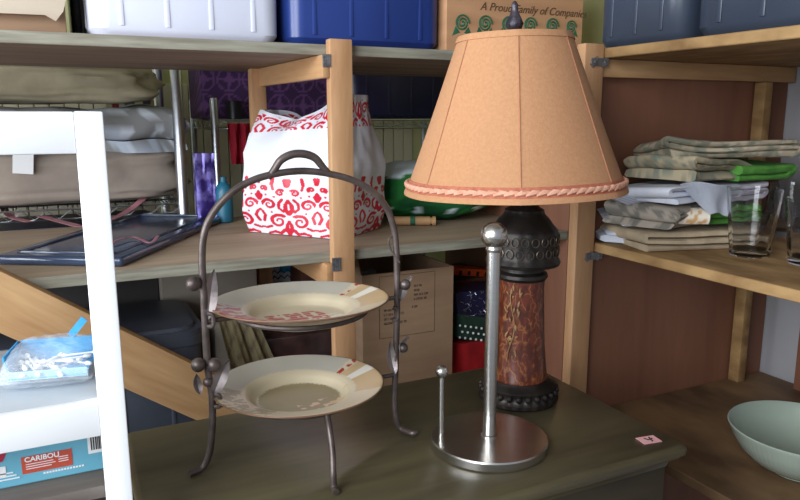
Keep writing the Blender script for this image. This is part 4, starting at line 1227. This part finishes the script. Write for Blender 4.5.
# ================================================================== WIRE RACKS
def wire_rack(X0, X1, Y0, Y1, shelves, posts, ztop, label, pr=.0127):
    t = thing('wire_rack', label, 'wire rack', ((X0 + X1) / 2, (Y0 + Y1) / 2, FZ))
    for (x, y, zt_) in posts:
        bm = nb(); lathe(bm, [(0, FZ), (pr, FZ), (pr, zt_ - .006), (pr * .8, zt_), (0, zt_)], 24, (x, y, 0)); obj('post', bm, M['chrome'], t, world=True)
    for z in shelves:
        bm = nb()
        for (a, c) in (((X0, Y0), (X1, Y0)), ((X1, Y0), (X1, Y1)), ((X1, Y1), (X0, Y1)), ((X0, Y1), (X0, Y0))):
            for dz in (-.004, -.032): tube(bm, [(a[0], a[1], z + dz), (c[0], c[1], z + dz)], .003, 6)
            L_ = math.hypot(c[0] - a[0], c[1] - a[1]); n = max(2, int(L_ / .03)); pts = []
            for k in range(n + 1):
                u = k / n; pts.append((a[0] + (c[0] - a[0]) * u, a[1] + (c[1] - a[1]) * u, z + (-.006 if k % 2 else -.030)))
            tube(bm, pts, .0016, 5)
        n = int((X1 - X0) / .026)
        for k in range(1, n): x = X0 + (X1 - X0) * k / n; tube(bm, [(x, Y0, z - .002), (x, Y1, z - .002)], .0017, 5)
        for y in (Y0 + (Y1 - Y0) * .33, Y0 + (Y1 - Y0) * .67): tube(bm, [(X0, y, z - .005), (X1, y, z - .005)], .0028, 5)
        obj('wire_shelf', bm, M['chrome'], t, world=True)
    return t
R1Y = 2.17
r1x = aty(179.5, 140, R1Y - .0).x
zw = aty(100, 206, R1Y).z
wire_rack(-.55, r1x, R1Y, 2.56, [zw, zw - .5], [(r1x, R1Y, .55), (-.55, R1Y, .55), (r1x, 2.56, .55), (-.55, 2.56, .55)], .55, 'tall chrome wire rack loaded with folded blankets behind the left shelves', .0165)
r2x = aty(215.5, 140, 2.30).x; z2w = aty(300, 119, 2.30).z
wire_rack(r2x, 1.42, 2.30, 2.68, [z2w, z2w - .42], [(r2x, 2.30, aty(215, 98, 2.30).z), (1.42, 2.30, .06), (r2x, 2.68, .06), (1.42, 2.68, .06)], .1, 'short chrome wire rack holding purple and navy bins behind the damask bag', .0125)

# blankets on rack 1
tote('storage_tote', -.50, r1x - .03, R1Y + .03, 2.52, zw - .5, .44, M['tote_navy'], 'added dark navy backdrop tote darkening the view beneath the bedding')  # added dark backdrop so the view through the wires stays dark
zz = zw + .001
def bX(px_, Y=2.2): return aty(px_, 150, Y).x
def bZ(py_, Y=2.2): return aty(80, py_, Y).z
bl_r = bX(176)
lump('tan_comforter', (-.10, 2.36, zz), (2 * (bl_r + .11), .36, bZ(154) - zz + .01), M['tanroll'], 'thick tan comforter at the bottom of the bedding on the wire rack', 'comforter', 21, None, 0, .10, res=(160, 60), p=5)
z4 = bZ(156) + .004
h4 = bZ(106) - z4
qf = two_tone(srgb(170, 178, 190), srgb(132, 132, 132), 22, .52, 3, srgb(192, 198, 206))
folded('folded_quilt', (-.10, 2.375, z4), PI / 2, .34, 2 * (bX(190) + .09), 3, h4 / 3.3, M['print_cloth'], 'blue grey patterned quilt folded between the khaki and tan bedding', 'quilt', 22, wob=.020, fn=qf, res=1.5)
z5 = bZ(106) + .006
lump('khaki_blanket', (-.20, 2.36, z5), (2 * (bX(166) + .20), .34, .125), M['khaki'], 'khaki blanket lying on top of the bedding pile', 'blanket', 33, None, 0, .12, res=(160, 50), p=3.4)
# white tag on comforter
bm = nb(); a = bX(22); box(bm, (0, 0, -.035), (.05, .0015, .075), Matrix.Rotation(.1, 3, 'Y')); solo('paper_tag', bm, M['white_print'], 'blank white paper tag pinned on the tan comforter', 'tag', (aty(22, 150, 2.165).x, 2.172, aty(22, 150, 2.165).z + .008))

# purple box, navy tote, books on rack 2
def pfn(co):
    a = np.array(srgb(62, 34, 78)[:3]); b_ = np.array(srgb(104, 66, 120)[:3]); p_ = .085
    u = (co[:, 0] / p_) % 1 - .5; v = (co[:, 2] / p_) % 1 - .5
    r_ = np.hypot(u, v); star = np.abs(u * v) < .012; m_ = (star & (r_ < .42)) | (np.abs(r_ - .44) < .035)
    c = np.tile(a, (len(co), 1)); c[m_] = b_; return c
def gridbox(X0, X1, Y0, Y1, Z0, Z1, step, fn, name, mt, label, cat):
    bm = nb(); nx, nz = int((X1 - X0) / step), int((Z1 - Z0) / step); cx_, cy_ = (X0 + X1) / 2, (Y0 + Y1) / 2
    F = [[bm.verts.new((X0 - cx_ + (X1 - X0) * i / nx, Y0 - cy_, (Z1 - Z0) * j / nz)) for i in range(nx + 1)] for j in range(nz + 1)]
    for j in range(nz):
        for i in range(nx): bm.faces.new((F[j][i], F[j][i + 1], F[j + 1][i + 1], F[j + 1][i]))
    bk = [bm.verts.new(p_) for p_ in ((X0 - cx_, Y1 - cy_, 0), (X1 - cx_, Y1 - cy_, 0), (X1 - cx_, Y1 - cy_, Z1 - Z0), (X0 - cx_, Y1 - cy_, Z1 - Z0))]
    bm.faces.new(bk[::-1])
    bm.faces.new([F[0][i] for i in range(nx + 1)][::-1] + [bk[0], bk[1]]); bm.faces.new([F[nz][i] for i in range(nx + 1)] + [bk[2], bk[3]])
    bm.faces.new([F[j][0] for j in range(nz + 1)] + [bk[3], bk[0]]); bm.faces.new([F[j][nx] for j in range(nz + 1)][::-1] + [bk[1], bk[2]])
    bmesh.ops.recalc_face_normals(bm, faces=bm.faces)
    me = bpy.data.meshes.new(name); bm.to_mesh(me); bm.free(); paint(me, fn)
    o = link(name, me, mt); o.location = (cx_, cy_, Z0); return tag(o, label, cat)
gx = lambda p_: aty(p_, 90, 2.40).x
gridbox(gx(201), gx(328), 2.40, 2.62, z2w + .001, z2w + .24, .006, pfn, 'fabric_bin', M['purple_fabric'], 'dark purple fabric bin with star lattice pattern behind the pine posts', 'bin')
tote('storage_tote', gx(345), gx(445), 2.36, 2.64, z2w, .23, M['tote_navy'], 'dark navy storage tote on the wire rack behind the blue one')
bm = nb(); q = aty(234, 113, 2.345); lathe(bm, [(0, 0), (.024, 0), (.027, .055), (.028, .058), (.025, .058), (.022, .004), (0, .003)], 28); solo('black_cup', bm, M['black_plastic'], 'small black cup in front of the purple fabric bin', 'cup', (q.x, 2.345, z2w))
# books standing on a wall ledge behind the blankets
bm = nb(); bx(bm, -.55, .42, 2.74, 2.935, -.10, -.08, .002); ledge = solo('wall_ledge', bm, M['ply_top'], 'narrow plywood ledge with books on the back wall', 'shelf', (0, 0, 0))
rng = random.Random(8); x = aty(103, 75, 2.76).x
cols = [srgb(196, 186, 160), srgb(150, 60, 52), srgb(190, 190, 186), srgb(110, 104, 96), srgb(204, 196, 168), srgb(70, 66, 70), srgb(176, 150, 120), srgb(200, 200, 196)]
words = ['cream', 'dull red', 'pale grey', 'grey brown', 'ivory', 'dark grey', 'tan', 'off white']
bk_h = aty(130, 66, 2.76).z
for i in range(8):
    w = rng.uniform(.018, .032); h_ = bk_h + .08 + rng.uniform(.0, .05)
    t = thing('book', words[i] + ' book standing on the ledge above the blankets', 'book', (x + w / 2, 2.80, -.0795), 0, 'books on the back ledge')
    m_ = mat('book ' + words[i], cols[i], None, .6, scale=12)
    bm = nb(); bx(bm, -w / 2, w / 2, -.06, -.058, 0, h_, .0008, 1); bx(bm, -w / 2, -w / 2 + .002, -.058, .07, 0, h_); bx(bm, w / 2 - .002, w / 2, -.058, .07, 0, h_); obj('cover', bm, m_, t)
    bm = nb(); bx(bm, -w / 2 + .002, w / 2 - .002, -.057, .067, .003, h_ - .003); obj('pages', bm, M['white_print'], t)
    x += w + .0015

# ================================================================== BOTTOM SHELF CONTENTS (left unit)
def crate(name, x0p, x1p, yt, Y, D, mt, label, cat='box', bev=.003, yref=None, z0=ZB):
    a = aty(x0p, yt, Y); c = aty(x1p, yt, Y); zt_ = (a.z + c.z) / 2
    bm = nb(); cx_ = (a.x + c.x) / 2; bx(bm, a.x - cx_, c.x - cx_, 0, D, 0, zt_ - z0, bev)
    return solo(name, bm, mt, label, cat, (cx_, Y, z0))
# printed cardboard box with open flaps
YB = 1.56
a = aty(362, 274, YB); c = aty(453.5, 268, YB); zt_ = aty(420, 269.5, YB).z
pb = thing('shipping_box', 'open brown cardboard shipping box with printed black text below the middle shelf', 'box', ((a.x + c.x) / 2, YB, ZB))
bm = nb()
x0, x1 = a.x, c.x; D = .30; th = .004
bx(bm, x0, x1, YB, YB + th, ZB + .0005, zt_); bx(bm, x0, x1, YB + D - th, YB + D, ZB + .0005, zt_); bx(bm, x0, x0 + th, YB + th, YB + D - th, ZB + .0005, zt_); bx(bm, x1 - th, x1, YB + th, YB + D - th, ZB + .0005, zt_); bx(bm, x0 + th, x1 - th, YB + th, YB + D - th, ZB + .0005, ZB + .006)
obj('box_body', bm, M['cardboard'], pb, world=True)
bm = nb(); prism(bm, [(x0 + .06, zt_), (x1, zt_), (x1 - .01, zt_ + .030), (x0 + .09, zt_ + .055)], YB + D - .004, YB + D - .001); obj('flap', bm, M['cardboard'], pb, world=True)
bm = nb(); prism(bm, [(YB + .01, zt_), (YB + D - .01, zt_), (YB + D - .03, zt_ + .05), (YB + .04, zt_ + .048)], x0 - .0, x0 + .003, 'yz'); obj('flap', bm, M['cardboard'], pb, world=True)
def pbl(v): return Vector(v) - pb.location
bm = nb(); A = aty(379, 277, YB); B_ = aty(434.5, 331, YB); yy = YB - .0004
for (u0, u1, v0, v1) in ((A.x, B_.x, A.z - .001, A.z), (A.x, B_.x, B_.z, B_.z + .001), (A.x, A.x + .001, B_.z, A.z), (B_.x - .001, B_.x, B_.z, A.z)):
    bx(bm, u0, u1, yy, YB, v0, v1)
pr_ = obj('print_frame', bm, M['ink'], pb, world=True)
q = aty(414, 287, YB)
for i, s in enumerate(('WARM', 'PUT', 'THIS END UP', 'HANDLE')):
    pass
bm = nb(); rng = random.Random(4)
def glyph_row(x, z, n, h_):
    """rows of block print too small to read"""
    for k in range(n):
        w = h_ * .55
        bx(bm, x, x + w * .28, yy, YB, z, z + h_)
        kind = rng.randrange(3)
        if kind != 1: bx(bm, x, x + w, yy, YB, z + h_ * .82, z + h_)
        if kind != 0: bx(bm, x, x + w, yy, YB, z, z + h_ * .18)
        if kind != 2: bx(bm, x + w * .72, x + w, yy, YB, z, z + h_)
        x += w * 1.35 + (w * .8 if rng.random() < .2 else 0)
for i, n in enumerate((5, 4, 9, 8)): glyph_row(q.x, q.z - i * .0115, n, .0055)
q = aty(384, 312, YB)
for i, n in enumerate((5, 12, 6, 14)): glyph_row(q.x, q.z - i * .0115, n, .0055)
glyph_row(aty(412, 308, YB).x, aty(412, 308, YB).z, 3, .006)
obj('printed_text', bm, M['ink'], pr_, world=True)

# white roll behind the box
bm = nb(); A = aty(358, 273, 1.90); B_ = aty(406, 257, 1.90)
def rollshape():
    tube(bm, [(-.12, 0, 0), (-.05, 0, 0.004), (.03, 0, -.002), (.085, 0, .004), (.10, 0, .002)], [.026, .028, .027, .029, .02], 20)
rollshape()
o = obj('foam_roll', bm, M['white_cloth']); q = aty(382, 266, 1.89); o.location = (q.x, 1.89, q.z); o.rotation_euler = (0, math.radians(-14), math.radians(10))
tag(o, 'white padded roll lying under the middle shelf behind the shipping box', 'roll')
crate('packing_box', 352, 408, 281, 1.885, .18, M['cardboard_grey'], 'grey brown box carrying the white padded roll')

crate('grey_carton', 160, 256.5, 268, 1.80, .25, M['cardboard_grey'], 'wide greyish cardboard carton under the middle shelf left of the plates')
# dark tote with lid below left
a = aty(-40, 330, 1.50); c = aty(206, 330, 1.50)
t_ = tote('storage_tote', a.x, c.x, 1.50, 1.78, ZB, aty(150, 333, 1.50).z - ZB, M['slate_tote'], 'dark slate lidded tote on the bottom shelf behind the slanting board')
crate('dark_filler_box', -60, 157, 262, 1.84, .22, mat('dark filler card', srgb(74, 70, 70), srgb(60, 56, 58), .8, scale=6), 'added dark grey filler box darkening the space behind the slanting board')  # added filler, its dark colour stands in for shade under the shelf
crate('chevron_carton', 267, 297, 262, 2.03, .06, M['white_cloth'], 'tall white and black carton under the middle shelf beside the back pine post', 'carton')
bm = nb()
for i in range(4):
    for s in (0, 1):
        x_ = -.035 + i * .02; pts = [(x_, s * .018), (x_ + .01, s * .018 + .01), (x_ + .02, s * .018), (x_ + .02, s * .018 + .004), (x_ + .01, s * .018 + .014), (x_, s * .018 + .004)]
        prism(bm, pts, -.001, .001)
ch = obj('chevron_print', bm, M['ink'], bpy.data.objects['chevron_carton']); ch.location = (0, -.001, aty(281, 280, 2.03).z - ZB + .002)
bm = nb(); q = aty(289, 262, 2.03); box(bm, (0, 0, 0), (.04, .002, .03)); pt = obj('blue_label', bm, M['blue_card'], bpy.data.objects['chevron_carton']); pt.location = (.012, -.001, q.z - ZB - .014)
crate('red_brown_carton', 300, 345, 259, 1.93, .12, mat('red brown carton', srgb(120, 74, 60), srgb(98, 60, 52), .7, scale=10), 'red brown carton under the middle shelf behind the front pine post', 'carton')
crate('wrapped_box', 262, 352, 334, 1.60, .26, M['brown_film'], 'dark brown film wrapped box seen between the two plates')
# tan striped draped cloth over a low carton
crate('low_carton', 214, 259, 322, 1.60, .16, M['cardboard_grey'], 'low carton beneath the striped tan cloth', 'carton')
bm = nb(); rows = []
q0 = aty(236, 318, 1.58); nx = 26
for j in range(34):
    v = j / 33; row = []
    for i in range(nx + 1):
        u = i / nx - .5
        w = .105 * (.75 + .35 * v)
        fold = .010 * math.sin(u * 17 + v * 2) + .005 * math.sin(u * 41)
        if v < .2: x_, y_, z_ = u * w, .05 * (1 - v / .2), .006 + fold * .3
        else: k_ = (v - .2) / .8; x_, y_, z_ = u * w + .045 * k_, -.010 + fold * (0.4 + k_), -.16 * k_ + .004
        row.append(bm.verts.new((x_, y_, z_)))
    rows.append(row)
for j in range(33):
    for i in range(nx): bm.faces.new((rows[j][i], rows[j][i + 1], rows[j + 1][i + 1], rows[j + 1][i]))
bmesh.ops.solidify(bm, geom=bm.faces[:], thickness=.002)
bmesh.ops.recalc_face_normals(bm, faces=bm.faces)
me = bpy.data.meshes.new('striped_cloth'); bm.to_mesh(me); bm.free()
def stripes(co):
    a = np.array(srgb(170, 156, 122)[:3]); b_ = np.array(srgb(134, 122, 96)[:3]); k_ = ((co[:, 0] - co[:, 2] * .28) / .026) % 1 < .22
    c = np.tile(a, (len(co), 1)); c[k_] = b_; return c
paint(me, stripes); o = link('striped_cloth', me, M['print_cloth']); o.location = (q0.x, 1.585, q0.z); tag(o, 'tan striped cloth draped over a low carton left of the wrapped box', 'cloth')

# christmas things right of the shipping box
q = aty(474, 380, 1.60)
xs = thing('christmas_sack', 'red felt holiday sack with green dotted band and silver tinsel beside the shipping box', 'sack', (q.x + .015, 1.66, ZB))
zt1 = aty(474, 342, 1.60).z - ZB; zt2 = aty(474, 318, 1.60).z - ZB; zt3 = aty(474, 292, 1.60).z - ZB
def sackring(z0, z1, w, d, n=8, wob_=.006):
    bm = nb(); rows = []
    for j in range(n + 1):
        v = j / n; z_ = z0 + (z1 - z0) * v
        rows.append([bm.verts.new((w / 2 * math.copysign(abs(math.cos(a)) ** .6, math.cos(a)) * (1 + .05 * math.sin(z_ * 30)), d / 2 * math.copysign(abs(math.sin(a)) ** .6, math.sin(a)) + wob_ * math.sin(a * 5 + z_ * 20), z_)) for a in [2 * PI * k / 48 for k in range(48)]])
    for j in range(n):
        for k in range(48): bm.faces.new((rows[j][k], rows[j][(k + 1) % 48], rows[j + 1][(k + 1) % 48], rows[j + 1][k]))
    bm.faces.new(rows[0][::-1]); bm.faces.new(rows[-1]); return bm
obj('sack_body', sackring(.0005, zt1, .16, .12, 16), M['red_felt'], xs)
bm_ = sackring(zt1, zt2, .164, .124, 4)
for v in bm_.verts: v.co.z += -.25 * v.co.x
obj('green_band', bm_, M['green_felt'], xs)
bm = nb()
for r_ in range(3):
    for k in range(9):
        x_ = -.07 + k * .0175 + (.008 if r_ % 2 else 0); ball(bm, (x_, -.070, zt1 + .006 + r_ * .017 - .25 * x_), .0035, 8)
obj('white_beads', bm, M['white_print'], xs)
obj('dark_collar', sackring(zt2 - .01, zt3, .155, .115, 4), M['tote_navy'], xs)
bm = nb(); rng = random.Random(9)
for k in range(46):
    x_ = rng.uniform(-.065, .065); z_ = rng.uniform(zt2 + .005, zt3 - .004); a = rng.uniform(-1.2, 1.2)
    tube(bm, [(x_, -.060, z_), (x_ + .009 * math.sin(a), -.070, z_ + .008 * math.cos(a)), (x_ + .018 * math.sin(a), -.066, z_ + .013 * math.cos(a))], .0007, 4)
obj('tinsel', bm, M['tinsel'], xs)['kind'] = 'stuff'
# orange tool case
q = aty(466, 262, 1.80)
crate('brown_box', 452, 520, 277, 1.77, .22, mat('brown box card', srgb(104, 74, 50), srgb(84, 58, 40), .8, scale=6), 'dark brown box supporting the orange tool behind the steel rod')
oc = thing('hand_tool', 'orange plastic hand tool lying under the middle shelf behind the steel rod', 'tool', (q.x, 1.79, aty(486, 277, 1.77).z), 0)
bm = nb(); box(bm, (0, 0, .020), (.19, .05, .024), Matrix.Rotation(.16, 3, 'Y'), .006); obj('tool_body', bm, M['orange'], oc)
bm = nb()
for k in range(5): box(bm, (-.07 + k * .03, -.026, .030 - (-.07 + k * .03) * .16 - .012), (.008, .004, .014), Matrix.Rotation(.16, 3, 'Y'), .001)
obj('grip_inset', bm, M['black_plastic'], oc)
bm = nb(); box(bm, (-.085, 0, .042), (.03, .03, .012), Matrix.Rotation(.16, 3, 'Y'), .003); obj('trigger', bm, M['black_plastic'], oc)
crate('dark_filler_bin', 528, 600, 250, 1.70, .25, M['black_plastic'], 'added black filler bin darkening the gap behind the lamp', 'bin')  # added filler that keeps the gap between lamp and post dark

# ================================================================== LIGHT
w = bpy.data.worlds.new('World'); S.world = w; w.use_nodes = True
bg = w.node_tree.nodes['Background']; bg.inputs['Color'].default_value = (.80, .88, 1.0, 1); bg.inputs['Strength'].default_value = .48
def area(name, loc, target, sx, sy, power, col):
    l = bpy.data.lights.new(name, 'AREA'); l.shape = 'RECTANGLE'; l.size = sx; l.size_y = sy; l.energy = power; l.color = col
    o = bpy.data.objects.new(name, l); COL.objects.link(o); o.location = loc
    o.rotation_euler = (Vector(target) - Vector(loc)).to_track_quat('-Z', 'Y').to_euler(); return o
area('daylight_doorway', (-1.25, -.30, .50), (.0, 1.3, -.25), 1.2, 1.4, 66, (.90, .95, 1.0))
area('side_fill_light', (-1.75, .95, .12), (.5, 2.0, -.12), 1.1, 1.2, 60, (.86, .93, 1.0))  # added cool fill light to brighten the back shelves, not a known window

# ================================================================== CAMERA
cam = bpy.data.cameras.new('camera'); cam.sensor_width = 36; cam.lens = FPX / 800 * 36; cam.clip_start = .02
co_ = bpy.data.objects.new('camera', cam); COL.objects.link(co_)
co_.rotation_euler = (PI / 2 - PITCH, 0, -YAW); co_.location = (0, 0, 0)
S.camera = co_
S.view_settings.view_transform = 'Standard'; S.view_settings.look = 'None'; S.view_settings.gamma = 1; S.view_settings.use_curve_mapping = False
S.view_settings.exposure = 0.0
S.cycles.max_bounces = 8; S.cycles.transparent_max_bounces = 12; S.cycles.transmission_bounces = 10
S.cycles.use_denoising = True

# lift everything so that the floor is at z = 0
for o in list(S.objects):
    if o.parent is None: o.location.z += EYE
